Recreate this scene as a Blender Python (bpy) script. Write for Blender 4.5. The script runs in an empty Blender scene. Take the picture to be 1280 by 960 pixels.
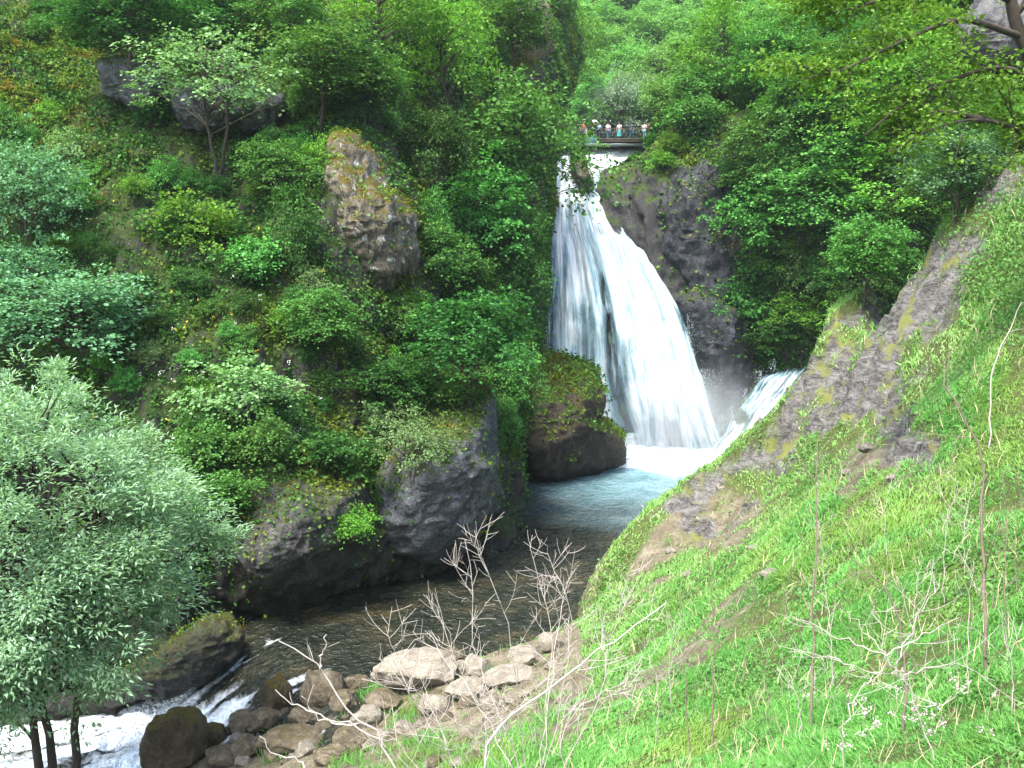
import bpy, math, random
import numpy as np
from mathutils import Vector, Matrix
from mathutils.bvhtree import BVHTree

R = np.random.default_rng(7)
random.seed(7)
scene = bpy.context.scene
COL = scene.collection

# ------------------------------------------------------------------ camera
F = 1280.0
PITCH = math.radians(6.0)
CP, SP = math.cos(PITCH), math.sin(PITCH)

def ray(px, py):
    """direction through a photo pixel, scaled so that y = 1"""
    u = (px - 640.0) / F
    v = (480.0 - py) / F
    d = np.array([u, CP + SP * v, -SP + CP * v])
    return d / d[1]

def P(px, py, Y):
    return ray(px, py) * Y

def proj(p):
    """world points (N,3) -> photo pixels"""
    p = np.atleast_2d(p)
    fwd = p[:, 1] * CP - p[:, 2] * SP
    up = p[:, 1] * SP + p[:, 2] * CP
    fwd = np.where(fwd < 0.05, 0.05, fwd)
    return np.stack([640 + F * p[:, 0] / fwd, 480 - F * up / fwd], 1)

cam_d = bpy.data.cameras.new('camera')
cam_d.sensor_fit = 'HORIZONTAL'
cam_d.sensor_width = 36
cam_d.lens = 36
cam_d.clip_end = 3000
cam_d.clip_start = 0.1
cam = bpy.data.objects.new('camera', cam_d)
cam.rotation_euler = (math.radians(90) - PITCH, 0, 0)
COL.objects.link(cam)
scene.camera = cam

# ------------------------------------------------------------------ noise
def _hash(i, j, k, s):
    h = (i.astype(np.int64) * 374761393 + j.astype(np.int64) * 668265263 + k.astype(np.int64) * 2147483647 + s * 974634777) & 0xffffffff
    h = ((h ^ (h >> 13)) * 1274126177) & 0xffffffff
    h = ((h ^ (h >> 16)) * 2246822519) & 0xffffffff
    return ((h ^ (h >> 15)) & 0xffffff) / float(0xffffff)

def vnoise(p, s=0):
    i = np.floor(p).astype(np.int64)
    f = p - i
    f = f * f * f * (f * (f * 6 - 15) + 10)
    x, y, z = i[:, 0], i[:, 1], i[:, 2]
    def c(a, b, d): return _hash(x + a, y + b, z + d, s)
    fx, fy, fz = f[:, 0], f[:, 1], f[:, 2]
    a = c(0,0,0) * (1-fx) + c(1,0,0) * fx
    b = c(0,1,0) * (1-fx) + c(1,1,0) * fx
    e = c(0,0,1) * (1-fx) + c(1,0,1) * fx
    g = c(0,1,1) * (1-fx) + c(1,1,1) * fx
    return ((a * (1-fy) + b * fy) * (1-fz) + (e * (1-fy) + g * fy) * fz) * 2 - 1

def fbm(p, scale=1.0, oct=4, gain=0.5, s=0):
    p = np.asarray(p, float) * scale
    out = np.zeros(len(p)); a = 1.0; n = 0
    for o in range(oct):
        out += a * vnoise(p + 17.3 * o, s + o); n += a
        a *= gain; p = p * 2.03
    return out / n

def ridged(p, scale=1.0, oct=4, s=0):
    p = np.asarray(p, float) * scale
    out = np.zeros(len(p)); a = 1.0; n = 0
    for o in range(oct):
        out += a * (1 - 2 * np.abs(vnoise(p + 9.1 * o, s + o))); n += a
        a *= 0.5; p = p * 2.1
    return out / n

def smooth(a, b, x):
    t = np.clip((x - a) / (b - a), 0, 1)
    return t * t * (3 - 2 * t)

# ------------------------------------------------------------------ objects
def mesh(name, V, Fa, mat=None, smooth_=False, attrs=None, mats=None, midx=None):
    V = np.asarray(V, np.float32); Fa = np.asarray(Fa, np.int32)
    me = bpy.data.meshes.new(name)
    n, k = Fa.shape
    me.vertices.add(len(V)); me.vertices.foreach_set('co', V.ravel())
    me.loops.add(n * k); me.loops.foreach_set('vertex_index', Fa.ravel())
    me.polygons.add(n)
    me.polygons.foreach_set('loop_start', np.arange(0, n * k, k, dtype=np.int32))
    me.polygons.foreach_set('loop_total', np.full(n, k, np.int32))
    if smooth_:
        me.polygons.foreach_set('use_smooth', np.ones(n, bool))
    for m in (mats or ([mat] if mat else [])):
        me.materials.append(m)
    if midx is not None:
        me.polygons.foreach_set('material_index', np.asarray(midx, np.int32))
    me.update(calc_edges=True)
    for a, val in (attrs or {}).items():
        val = np.asarray(val, np.float32)
        if val.ndim == 1:
            at = me.attributes.new(a, 'FLOAT', 'POINT'); at.data.foreach_set('value', val)
        elif val.shape[1] == 2:
            uv = me.uv_layers.new(name=a)
            uv.data.foreach_set('uv', val[Fa.ravel()].ravel())
        else:
            at = me.attributes.new(a, 'FLOAT_VECTOR', 'POINT'); at.data.foreach_set('vector', val.ravel())
    return me

def link(name, data, parent=None, loc=(0,0,0)):
    o = bpy.data.objects.new(name, data)
    COL.objects.link(o)
    o.location = loc
    if parent: o.parent = parent
    return o

def tag(o, label=None, cat=None, group=None, kind=None):
    if label: o['label'] = label
    if cat: o['category'] = cat
    if group: o['group'] = group
    if kind: o['kind'] = kind
    return o

def thing(name, label, cat, loc=(0,0,0), rotz=0, group=None):
    o = bpy.data.objects.new(name, None)
    o.empty_display_size = 0.3
    COL.objects.link(o)
    o.location = loc; o.rotation_euler = (0, 0, rotz)
    return tag(o, label, cat, group)

def grid_faces(nu, nv, closed_u=False):
    """verts index = j*nu + i (i along u)"""
    i = np.arange(nu if closed_u else nu - 1); j = np.arange(nv - 1)
    I, J = np.meshgrid(i, j)
    I2 = (I + 1) % nu
    return np.stack([J * nu + I, J * nu + I2, (J + 1) * nu + I2, (J + 1) * nu + I], -1).reshape(-1, 4)

def catmull(pts, n):
    pts = np.asarray(pts, float)
    seg = np.linalg.norm(np.diff(pts, axis=0), axis=1) ** 0.5 + 1e-6
    t = np.concatenate([[0], np.cumsum(seg)])
    ti = np.linspace(0, t[-1], n)
    out = np.empty((n, pts.shape[1]))
    ext = np.vstack([2 * pts[0] - pts[1], pts, 2 * pts[-1] - pts[-2]])
    k = np.clip(np.searchsorted(t, ti, 'right') - 1, 0, len(pts) - 2)
    f = ((ti - t[k]) / (t[k + 1] - t[k]))[:, None]
    p0, p1, p2, p3 = ext[k], ext[k + 1], ext[k + 2], ext[k + 3]
    out = 0.5 * ((2 * p1) + (-p0 + p2) * f + (2*p0 - 5*p1 + 4*p2 - p3) * f**2 + (-p0 + 3*p1 - 3*p2 + p3) * f**3)
    return out

def loft(rows, nu, nv):
    """rows: list of (px,py,Y) control polylines -> grid verts (nv*nu,3)"""
    A = np.stack([catmull([P(*q) for q in r], nu) for r in rows])      # (rows, nu, 3)
    out = np.empty((nv, nu, 3))
    B = catmull(A.reshape(len(rows), -1), nv)
    return B.reshape(nv * nu, 3)

def vnormals(V, Fa):
    a, b, c, d = (V[Fa[:, i]] for i in range(4))
    fn = np.cross(c - a, d - b)
    N = np.zeros_like(V)
    for i in range(4): np.add.at(N, Fa[:, i], fn)
    return N / (np.linalg.norm(N, axis=1, keepdims=True) + 1e-9)

# ------------------------------------------------------------------ materials
class NT:
    def __init__(s, name):
        s.m = bpy.data.materials.new(name); s.m.use_nodes = True
        s.t = s.m.node_tree; s.t.nodes.clear()
        s.out = s.n('ShaderNodeOutputMaterial')
    def n(s, typ, **kw):
        x = s.t.nodes.new(typ)
        for k, v in kw.items():
            if k in x.bl_rna.properties: setattr(x, k, v)
            else: x.inputs[k].default_value = v
        return x
    def l(s, a, b): s.t.links.new(a, b)
    def noise(s, scale, detail=4, rough=.55, vec=None, dist=0.0):
        x = s.n('ShaderNodeTexNoise'); x.inputs['Scale'].default_value = scale
        x.inputs['Detail'].default_value = detail; x.inputs['Roughness'].default_value = rough
        x.inputs['Distortion'].default_value = dist
        if vec is not None: s.l(vec, x.inputs['Vector'])
        return x.outputs['Fac']
    def ramp(s, fac, stops, interp='LINEAR'):
        r = s.n('ShaderNodeValToRGB'); e = r.color_ramp.elements
        r.color_ramp.interpolation = interp
        while len(e) < len(stops): e.new(0.5)
        for el, (p, c) in zip(e, stops):
            el.position = p; el.color = (*c, 1) if len(c) == 3 else c
        s.l(fac, r.inputs['Fac']); return r.outputs['Color']
    def f(s, fac, a, b):
        x = s.n('ShaderNodeMapRange'); x.inputs['From Min'].default_value = a; x.inputs['From Max'].default_value = b
        s.l(fac, x.inputs['Value']); return x.outputs['Result']
    def math(s, op, a, b=None):
        x = s.n('ShaderNodeMath'); x.operation = op
        for i, q in enumerate((a, b)):
            if q is None: continue
            if isinstance(q, (int, float)): x.inputs[i].default_value = q
            else: s.l(q, x.inputs[i])
        return x.outputs[0]
    def mix(s, fac, a, b, mode='MIX'):
        x = s.n('ShaderNodeMix'); x.data_type = 'RGBA'; x.blend_type = mode
        for sock, q in ((x.inputs[0], fac), (x.inputs[6], a), (x.inputs[7], b)):
            if isinstance(q, (int, float)): sock.default_value = q
            elif isinstance(q, tuple): sock.default_value = (*q, 1)
            else: s.l(q, sock)
        return x.outputs[2]
    def attr(s, name):
        x = s.n('ShaderNodeAttribute'); x.attribute_name = name; return x.outputs['Fac']
    def obj(s): return s.n('ShaderNodeTexCoord').outputs['Object']
    def map(s, vec, scale=(1,1,1), rot=(0,0,0)):
        x = s.n('ShaderNodeMapping'); x.inputs['Scale'].default_value = scale; x.inputs['Rotation'].default_value = rot
        s.l(vec, x.inputs['Vector']); return x.outputs[0]
    def bump(s, h, strength=.5, dist=.1, normal=None):
        x = s.n('ShaderNodeBump'); x.inputs['Strength'].default_value = strength; x.inputs['Distance'].default_value = dist
        s.l(h, x.inputs['Height'])
        if normal is not None: s.l(normal, x.inputs['Normal'])
        return x.outputs[0]
    def bsdf(s, base, rough=.8, spec=.3, normal=None):
        x = s.n('ShaderNodeBsdfPrincipled')
        if isinstance(base, tuple): x.inputs['Base Color'].default_value = (*base, 1)
        else: s.l(base, x.inputs['Base Color'])
        if isinstance(rough, (int, float)): x.inputs['Roughness'].default_value = rough
        else: s.l(rough, x.inputs['Roughness'])
        x.inputs['Specular IOR Level'].default_value = spec
        if normal is not None: s.l(normal, x.inputs['Normal'])
        return x
    def end(s, sh):
        s.l(sh, s.out.inputs['Surface']); return s.m

def plain(name, c, rough=.7, var=.25):
    t = NT(name)
    nz = t.noise(6, 4, vec=t.obj())
    col = t.ramp(nz, [(.3, tuple(x * (1 - var) for x in c)), (.7, tuple(min(1, x * (1 + var)) for x in c))])
    return t.end(t.bsdf(col, rough).outputs[0])

def leafmat(name, dark, mid, light, trans=.38, rough=.6, patch=None, pscale=.35, spec=.12):
    """leaf-to-leaf colour spread; patch = other species colour mixed in by a broad noise"""
    cool = lambda c: (c[0] * .90, c[1] * 1.06, min(1, c[2] * 1.4))
    dark, mid, light = cool(dark), cool(mid), cool(light)
    t = NT(name)
    g = t.n('ShaderNodeNewGeometry')
    oi = t.n('ShaderNodeObjectInfo')
    col = t.ramp(g.outputs['Random Per Island'], [(0, dark), (.55, mid), (1, light)])
    if patch is not None:
        nz = t.noise(pscale, 3, vec=t.obj())
        pc = t.ramp(g.outputs['Random Per Island'], [(0, patch[0]), (1, patch[1])])
        col = t.mix(t.f(nz, .5, .62), col, pc)
    hs = t.n('ShaderNodeHueSaturation')
    t.l(t.math('ADD', t.math('MULTIPLY', oi.outputs['Random'], .034), .470), hs.inputs['Hue'])
    t.l(t.math('ADD', t.math('MULTIPLY', oi.outputs['Random'], .5), .75), hs.inputs['Value'])
    t.l(col, hs.inputs['Color'])
    col = hs.outputs['Color']
    p = t.bsdf(col, rough, spec)
    tr = t.n('ShaderNodeBsdfTranslucent'); t.l(t.mix(1.0, col, (.92, 1.0, .5), 'MULTIPLY'), tr.inputs['Color'])
    mx = t.n('ShaderNodeMixShader'); mx.inputs[0].default_value = trans
    t.l(p.outputs[0], mx.inputs[1]); t.l(tr.outputs[0], mx.inputs[2])
    return t.end(mx.outputs[0])

def rockmat(name, dark, mid, light, moss=None, moss_lo=.35, scale=1.0, lichen=None, bumpd=.12, streak=None, spec=.25, rough=.85):
    t = NT(name)
    v = t.obj()
    if streak: v2 = t.map(v, streak)
    else: v2 = v
    n1 = t.noise(1.1 * scale, 8, .62, v2, .6)
    n2 = t.noise(7 * scale, 6, .65, v2)
    vo = t.n('ShaderNodeTexVoronoi'); vo.feature = 'DISTANCE_TO_EDGE'; vo.inputs['Scale'].default_value = 1.5 * scale
    wv = t.n('ShaderNodeVectorMath'); wv.operation = 'ADD'
    nz3 = t.n('ShaderNodeTexNoise'); nz3.inputs['Scale'].default_value = 1.3 * scale; nz3.inputs['Detail'].default_value = 5
    t.l(v2, nz3.inputs['Vector']); t.l(v2, wv.inputs[0]); t.l(nz3.outputs['Color'], wv.inputs[1])
    t.l(wv.outputs[0], vo.inputs['Vector'])
    col = t.ramp(t.math('ADD', t.math('MULTIPLY', n1, .65), t.math('MULTIPLY', n2, .35)), [(.34, dark), (.5, mid), (.66, light)])
    crack = t.f(vo.outputs['Distance'], 0, .05)
    ck = t.f(t.noise(.9 * scale, 4, .6, v), .5, .62)
    crack = t.math('SUBTRACT', 1.0, t.math('MULTIPLY', t.math('SUBTRACT', 1.0, crack), ck))
    col = t.mix(t.math('ADD', t.math('MULTIPLY', crack, .6), .4), tuple(x * .5 for x in dark), col)
    pit = t.noise(19 * scale, 5, .7, v)
    col = t.mix(t.f(pit, .36, .5), tuple(x * .6 for x in dark), col)
    wash = t.noise(.45 * scale, 4, .6, v)
    col = t.mix(t.math('MULTIPLY', t.f(wash, .5, .68), .55), col, mid)
    if lichen:
        ln = t.noise(2.3 * scale, 7, .7, v)
        col = t.mix(t.f(ln, .57, .64), col, lichen)
    if moss:
        g = t.n('ShaderNodeNewGeometry'); sx = t.n('ShaderNodeSeparateXYZ'); t.l(g.outputs['Normal'], sx.inputs[0])
        mn = t.noise(1.6 * scale, 6, .65, v)
        mf = t.f(t.math('ADD', sx.outputs['Z'], t.math('MULTIPLY', mn, 1.4)), moss_lo + .6, moss_lo + .95)
        mcol = t.ramp(t.noise(9 * scale, 3, vec=v), [(.35, tuple(x * .5 for x in moss)), (.65, moss)])
        col = t.mix(mf, col, mcol)
    h = t.math('ADD', t.math('MULTIPLY', n1, 1.1), t.math('ADD', t.math('MULTIPLY', n2, .55), t.math('MULTIPLY', pit, .18)))
    return t.end(t.bsdf(col, rough, spec, t.bump(h, .9, bumpd)).outputs[0])

# ------------------------------------------------------------------ leaves, tubes, trees
def unit(a):
    return a / (np.linalg.norm(a, axis=-1, keepdims=True) + 1e-9)

def leaves(C, D, N, L, W, fold=.18):
    """diamond leaves: base C, direction D, normal N, length L, half width W"""
    D = unit(D); S = unit(np.cross(D, N)); N = unit(np.cross(S, D))
    L = np.broadcast_to(np.asarray(L, float).reshape(-1, 1), (len(C), 1)); W = np.broadcast_to(np.asarray(W, float).reshape(-1, 1), (len(C), 1))
    mid = C + D * L * .45 + N * L * fold * .5
    V = np.stack([C, mid + S * W, C + D * L - N * L * fold * .5, mid - S * W], 1).reshape(-1, 3)
    Fa = np.arange(len(V)).reshape(-1, 4)
    return V, Fa

def tube(pts, rad, k=5):
    pts = np.asarray(pts, float); n = len(pts)
    rad = np.asarray(rad, float)
    T = unit(np.gradient(pts, axis=0))
    ref = np.array([.31, .87, .38]) if abs(T[0][2]) > .8 else np.array([0, 0, 1.0])
    A = unit(np.cross(T, ref)); B = np.cross(T, A)
    a = np.linspace(0, 2 * math.pi, k, endpoint=False)
    V = pts[:, None] + rad[:, None, None] * (np.cos(a)[None, :, None] * A[:, None] + np.sin(a)[None, :, None] * B[:, None])
    return V.reshape(-1, 3), grid_faces(k, n, True)

class Acc:
    def __init__(s): s.V = []; s.F = []; s.n = 0
    def add(s, V, Fa):
        s.V.append(np.asarray(V)); s.F.append(np.asarray(Fa) + s.n); s.n += len(V)
    def get(s): return np.concatenate(s.V), np.concatenate(s.F)

def bez(a, b, c, n):
    t = np.linspace(0, 1, n)[:, None]
    return (1 - t)**2 * a + 2 * t * (1 - t) * b + t**2 * c

def grow(rng, hc=1.0, rz=.75, ncl=60, nl=70, leaf=.08, aspect=.42, spread=.2, flat=.45, tr=.035, up=.8, shell=.4, lean=.0, multi=1, droop=.3, open_=0.0, dmin=-.55, lumpy=.58, nspray=6):
    """a tree of unit crown radius, crown centre at height hc; returns (trunk mesh data, crown mesh data)"""
    tk = Acc()
    # clump centres inside a lumpy ellipsoid
    d = unit(rng.normal(size=(ncl * 5, 3))); d[:, 2] = np.where(d[:, 2] < dmin, -d[:, 2], d[:, 2])
    rr = rng.uniform(shell, 1.0, len(d)) ** .6
    so = rng.uniform(0, 50, 3)
    lump = 1 + lumpy * vnoise(d * 1.5 + so, 3) + lumpy * .5 * vnoise(d * 3.4 + so, 4)
    C = d * (rr * lump)[:, None]
    keep = []
    for c in C:
        if all(np.sum((c - q)**2) > (1.15 / ncl ** .42)**2 * .35 for q in keep): keep.append(c)
        if len(keep) >= ncl: break
    C = np.array(keep) * np.array([1, 1, rz]) * .9
    C[:, 0] += lean * (C[:, 2] + rz)
    if open_ > 0:
        C = C[vnoise(C * 2.2 + 31, 5) > -1 + open_]
    C[:, 2] += hc
    tops = []
    for m in range(multi):
        b = np.array([0, 0, -.25]) + (rng.normal(size=3) * [.08, .08, 0] if multi > 1 else 0)
        top = np.array([lean * rz, 0, hc + rz * .45]) + rng.normal(size=3) * [.12, .12, .05] * (2.5 if multi > 1 else 1)
        midp = (b + top) / 2 + rng.normal(size=3) * [.14, .14, 0]
        pts = bez(b, midp, top, 12); pts[1:] += rng.normal(size=(11, 3)) * .012
        tops.append(pts)
        tk.add(*tube(pts, tr * (1 if multi == 1 else .7) * np.linspace(1.15, .25, 12), 7))
    sprays = []
    for c in C:
        pts = tops[rng.integers(len(tops))]
        q = np.clip((c[2] - .55 * np.linalg.norm(c[:2]) * up + .25) / (pts[-1, 2] + .25), .25, .97)
        st = pts[int(q * 11)]
        br = bez(st, st * .45 + c * .55 + np.array([0, 0, .10]), c, 7)
        br[1:-1] += rng.normal(size=(5, 3)) * .015
        tk.add(*tube(br, tr * .36 * np.linspace(1, .15, 7), 4))
        k = max(2, int(nspray * rng.uniform(.6, 1.4)))
        o = rng.normal(size=(k, 3)) * spread * .95 * [1, 1, .8]
        ow = unit(c - np.array([0, 0, hc - .3 * rz]))
        o += ow * rng.uniform(0, spread, (k, 1))
        for q_ in o: sprays.append((c + q_, ow, rng.uniform(.45, 1.15)))
    Cs = np.array([s[0] for s in sprays]); OW = np.array([s[1] for s in sprays]); SS = np.array([s[2] for s in sprays])
    per = max(3, int(len(C) * nl / len(sprays)))
    ci = np.repeat(np.arange(len(Cs)), per); n = len(ci)
    sp = spread * .62
    # each spray is a thin, slightly drooping fan of leaves pointing outward
    off = rng.normal(size=(n, 3)) * sp * SS[ci][:, None] * np.array([1, 1, flat * .55])
    off[:, 2] -= droop * (off[:, 0]**2 + off[:, 1]**2) / (sp + 1e-6)
    pos = Cs[ci] + off
    D = unit(off * [1, 1, .5] + OW[ci] * sp * .7 + rng.normal(size=(n, 3)) * sp * .5 + [0, 0, -droop * sp * .4])
    N = unit(np.array([0, 0, 1.0]) + OW[ci] * .5 + rng.normal(size=(n, 3)) * .38)
    L = leaf * rng.uniform(.6, 1.35, n)
    return tk.get(), leaves(pos, D, N, L, L * aspect)

PROTO = {}
def proto(key, leaf_m, bark_m, nvar, seed, **kw):
    PROTO[key] = []
    for i in range(nvar):
        rng = np.random.default_rng(seed + i)
        (tv, tf), (cv, cf) = grow(rng, **kw)
        PROTO[key].append((mesh('trunk', tv, tf, bark_m, True), mesh('crown', cv, cf, leaf_m), kw.get('hc', 1.0), kw.get('rz', .75)))

def plant(key, name, label, cat, base, r, sz=None, rot=None, group=None, var=None, tilt=(0, 0)):
    tm, cm, hc, rz = PROTO[key][var if var is not None else random.randrange(len(PROTO[key]))]
    o = thing(name, label, cat, base, random.uniform(0, 6.28) if rot is None else rot, group)
    o.rotation_euler[0] = tilt[0]; o.rotation_euler[1] = tilt[1]
    o.scale = (r, r, sz if sz is not None else r)
    link('trunk', tm, o); link('crown', cm, o)
    return o
# ================================================================== light
SUN_EL, SUN_AZ = math.radians(60), math.radians(212)     # azimuth clockwise from +Y: behind the camera on the left
w = bpy.data.worlds.new("World"); scene.world = w; w.use_nodes = True
wt = w.node_tree; bg = wt.nodes['Background']
sky = wt.nodes.new('ShaderNodeTexSky'); sky.sky_type = 'NISHITA'; sky.sun_disc = False
sky.sun_elevation = SUN_EL; sky.sun_rotation = SUN_AZ; sky.dust_density = 3.0; sky.air_density = 1.2
wt.links.new(sky.outputs[0], bg.inputs[0]); bg.inputs[1].default_value = 0.15
sd = bpy.data.lights.new('sun', 'SUN'); sd.energy = 2.6; sd.angle = math.radians(20); sd.color = (1, .97, .91)
so = bpy.data.objects.new('sun', sd); COL.objects.link(so)
sv = Vector((math.sin(SUN_AZ) * math.cos(SUN_EL), math.cos(SUN_AZ) * math.cos(SUN_EL), math.sin(SUN_EL)))
so.rotation_euler = (-sv).to_track_quat('-Z', 'Y').to_euler()
scene.view_settings.view_transform = 'Standard'
scene.view_settings.look = 'None'
scene.view_settings.gamma = 1
scene.view_settings.use_curve_mapping = False
scene.view_settings.exposure = 2.12
scene.render.engine = 'CYCLES'
scene.cycles.use_denoising = True
scene.cycles.max_bounces = 6; scene.cycles.diffuse_bounces = 3; scene.cycles.glossy_bounces = 2
scene.cycles.transmission_bounces = 4; scene.cycles.transparent_max_bounces = 10
scene.cycles.sample_clamp_indirect = 4

# ================================================================== materials
M = {}
M['bark'] = plain('bark', (.05, .04, .032), .9)
M['bark_grey'] = plain('bark_grey', (.13, .115, .10), .9)
M['twig'] = plain('twig', (.34, .30, .265), .85)
M['twig_dark'] = plain('twig_dark', (.17, .13, .10), .85)
M['leaf_deep'] = leafmat('leaf_deep', (.016, .05, .010), (.035, .105, .016), (.075, .18, .028))
M['leaf_mid'] = leafmat('leaf_mid', (.032, .11, .014), (.068, .20, .028), (.13, .31, .055))
M['leaf_lime'] = leafmat('leaf_lime', (.06, .16, .012), (.11, .25, .022), (.18, .36, .045), .45)
M['leaf_blue'] = leafmat('leaf_blue', (.045, .105, .032), (.09, .19, .06), (.18, .31, .12))
M['leaf_pale'] = leafmat('leaf_pale', (.08, .15, .035), (.14, .24, .06), (.24, .35, .11))
M['leaf_silver'] = leafmat('leaf_silver', (.145, .25, .10), (.265, .385, .17), (.41, .52, .285), .42)
M['leaf_far'] = leafmat('leaf_far', (.075, .185, .028), (.135, .30, .052), (.215, .40, .09), .45)
M['leaf_feather'] = leafmat('leaf_feather', (.15, .22, .10), (.23, .30, .15), (.34, .40, .22), .4)
M['cover'] = leafmat('cover', (.014, .05, .008), (.035, .115, .015), (.085, .21, .03), .33, patch=((.05, .085, .008), (.13, .20, .02)), pscale=.22)
M['moss_grass'] = leafmat('moss_grass', (.06, .11, .008), (.12, .18, .014), (.20, .27, .03), .4, patch=((.11, .09, .01), (.19, .15, .015)), pscale=.5)
M['grass'] = leafmat('grass', (.09, .24, .035), (.13, .33, .055), (.20, .40, .09), .5, patch=((.13, .26, .045), (.22, .36, .09)), pscale=.35)
M['grass_dry'] = leafmat('grass_dry', (.13, .24, .04), (.20, .32, .065), (.30, .39, .12), .4)
M['cliff'] = rockmat('cliff', (.018, .016, .013), (.042, .038, .034), (.10, .093, .085), moss=(.03, .05, .008), moss_lo=.25, scale=.8, bumpd=.2)
M['rock_blue'] = rockmat('rock_blue', (.03, .032, .034), (.085, .09, .097), (.20, .21, .22), moss=(.05, .07, .012), moss_lo=.6, scale=.9, bumpd=.25)
M['rock_brownblue'] = rockmat('rock_brownblue', (.012, .013, .015), (.032, .035, .040), (.085, .092, .104), moss=(.035, .05, .009), moss_lo=.7, scale=.7, bumpd=.3)
M['rock_slab'] = rockmat('rock_slab', (.04, .039, .039), (.075, .072, .072), (.12, .117, .115), scale=.6, bumpd=.12)
M['rock_brown'] = rockmat('rock_brown', (.022, .016, .012), (.052, .037, .027), (.105, .078, .058), moss=(.045, .07, .012), moss_lo=.35, scale=.9, bumpd=.16)
M['rock_lichen'] = rockmat('rock_lichen', (.028, .022, .015), (.115, .098, .072), (.25, .225, .18), moss=(.085, .065, .008), moss_lo=.35, scale=1.0, lichen=(.36, .37, .33), bumpd=.2, streak=(1.4, 1.4, .3))
M['rock_dark'] = rockmat('rock_dark', (.02, .019, .018), (.055, .053, .05), (.15, .145, .135), moss=(.05, .065, .010), moss_lo=.75, scale=.8, bumpd=.22)
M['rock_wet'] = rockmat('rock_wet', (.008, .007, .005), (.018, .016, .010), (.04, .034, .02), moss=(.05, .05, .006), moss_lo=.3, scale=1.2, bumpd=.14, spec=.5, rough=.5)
M['boulder_pale'] = rockmat('boulder_pale', (.10, .085, .062), (.205, .182, .142), (.33, .305, .25), scale=1.6, bumpd=.08)
M['boulder_brown'] = rockmat('boulder_brown', (.045, .036, .023), (.125, .102, .068), (.235, .205, .15), moss=(.07, .055, .012), moss_lo=.95, scale=1.5, bumpd=.09)
M['boulder_moss'] = rockmat('boulder_moss', (.022, .017, .009), (.062, .048, .027), (.135, .11, .072), moss=(.085, .065, .010), moss_lo=.55, scale=1.5, bumpd=.09)
M['petal'] = plain('petal', (.40, .29, .31), .7, .1)
M['petal_white'] = plain('petal_white', (.45, .43, .42), .7, .1)
M['petal_yellow'] = plain('petal_yellow', (.75, .55, .03), .7, .1)

# ================================================================== terrain: hillside height field
def TPS(pts, vals, lam=.02):
    pts = np.asarray(pts, float); n = len(pts)
    def U(r): return np.where(r > 0, r * r * np.log(r + 1e-12), 0)
    K = U(np.linalg.norm(pts[:, None] - pts[None], axis=2)) + lam * np.eye(n)
    Pm = np.hstack([np.ones((n, 1)), pts])
    A = np.zeros((n + 3, n + 3)); A[:n, :n] = K; A[:n, n:] = Pm; A[n:, :n] = Pm.T
    sol = np.linalg.solve(A, np.concatenate([vals, np.zeros(3)]))
    def f(q):
        q = np.asarray(q, float)
        out = np.empty(len(q))
        for s in range(0, len(q), 20000):
            b = q[s:s + 20000]
            out[s:s + 20000] = U(np.linalg.norm(b[:, None] - pts[None], axis=2)) @ sol[:n] + sol[n] + b @ sol[n + 1:]
        return out
    return f

WZ = -13.8
crest = [(716, 772, 41), (735, 728, 41.5), (760, 683, 42.5), (810, 640, 44.5), (850, 612, 46), (900, 577, 47), (960, 522, 47.5), (1010, 462, 47),
         (1040, 388, 46), (1090, 347, 44), (1180, 280, 40), (1230, 235, 37), (1280, 190, 34), (1400, 80, 31), (1550, -60, 30)]
inner = [(1280, 960, 8), (1000, 960, 9.5), (800, 960, 12), (700, 960, 15), (620, 960, 19), (560, 960, 23), (500, 955, 26.3), (400, 958, 28.5),
         (300, 958, 30.5), (220, 958, 31.5), (1280, 600, 18), (1280, 400, 25), (1280, 780, 11.5), (1150, 700, 17), (1000, 800, 16),
         (1000, 640, 27), (850, 800, 24), (700, 850, 29), (1150, 500, 30), (850, 700, 35), (950, 600, 40), (1100, 420, 40), (1200, 330, 34),
         (1280, 290, 30), (780, 740, 38), (630, 820, 33), (480, 850, 34), (400, 868, 33.8), (330, 890, 33.2), (1400, 600, 16), (1450, 300, 24),
         (900, 640, 40.5), (820, 680, 40)]
hp = [P(*q) for q in crest + inner]
for q in crest[:12]:
    c = P(*q); hp += [(c[0] - .6, c[1] + 3.2, max(-16.5, c[2] - 6.5)), (c[0] - .5, c[1] + 7, max(-17, c[2] - 11))]
for q in crest[12:]:
    c = P(*q); hp += [(c[0] + 1.0, c[1] + 4, c[2] - 4)]
hp += [(-4.5, 38, -15.6), (-8, 37, -15.4), (-3, 46, -16), (1.5, 55, -16.5), (8, 65, -16.8), (14, 75, -17), (-11, 35.5, -17), (-13.5, 33, -17.6),
       (-18, 31, -18), (-9, 38, -15.6), (-30, 30, -19), (-30, 50, -17), (0, 10, -5.4), (0, 0, -1.75), (3, 0, -.9), (-3, 0, -2.8), (10, 0, 1.5), (20, 10, 6),
       (25, 25, 8.5), (34, 40, 9), (-10, 0, -7), (-10, 10, -10), (0, -10, .5), (-15, 20, -15.5), (-30, 10, -16), (26, 60, -8), (20, 62, -14), (36, 66, -8), (36, 0, 8), (-30, -10, -10), (-13, 27.3, -14.7), (-18, 26.5, -15), (-9, 28, -14.6)]
hp = np.array(hp)
hz = TPS(hp[:, :2], hp[:, 2], .5)

hx, hy = np.meshgrid(np.arange(-33, 37.01, .2), np.arange(-11, 67.01, .2))
hn = hx.shape
hv = np.stack([hx.ravel(), hy.ravel(), np.zeros(hx.size)], 1)
hv[:, 2] = hz(hv[:, :2])
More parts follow.
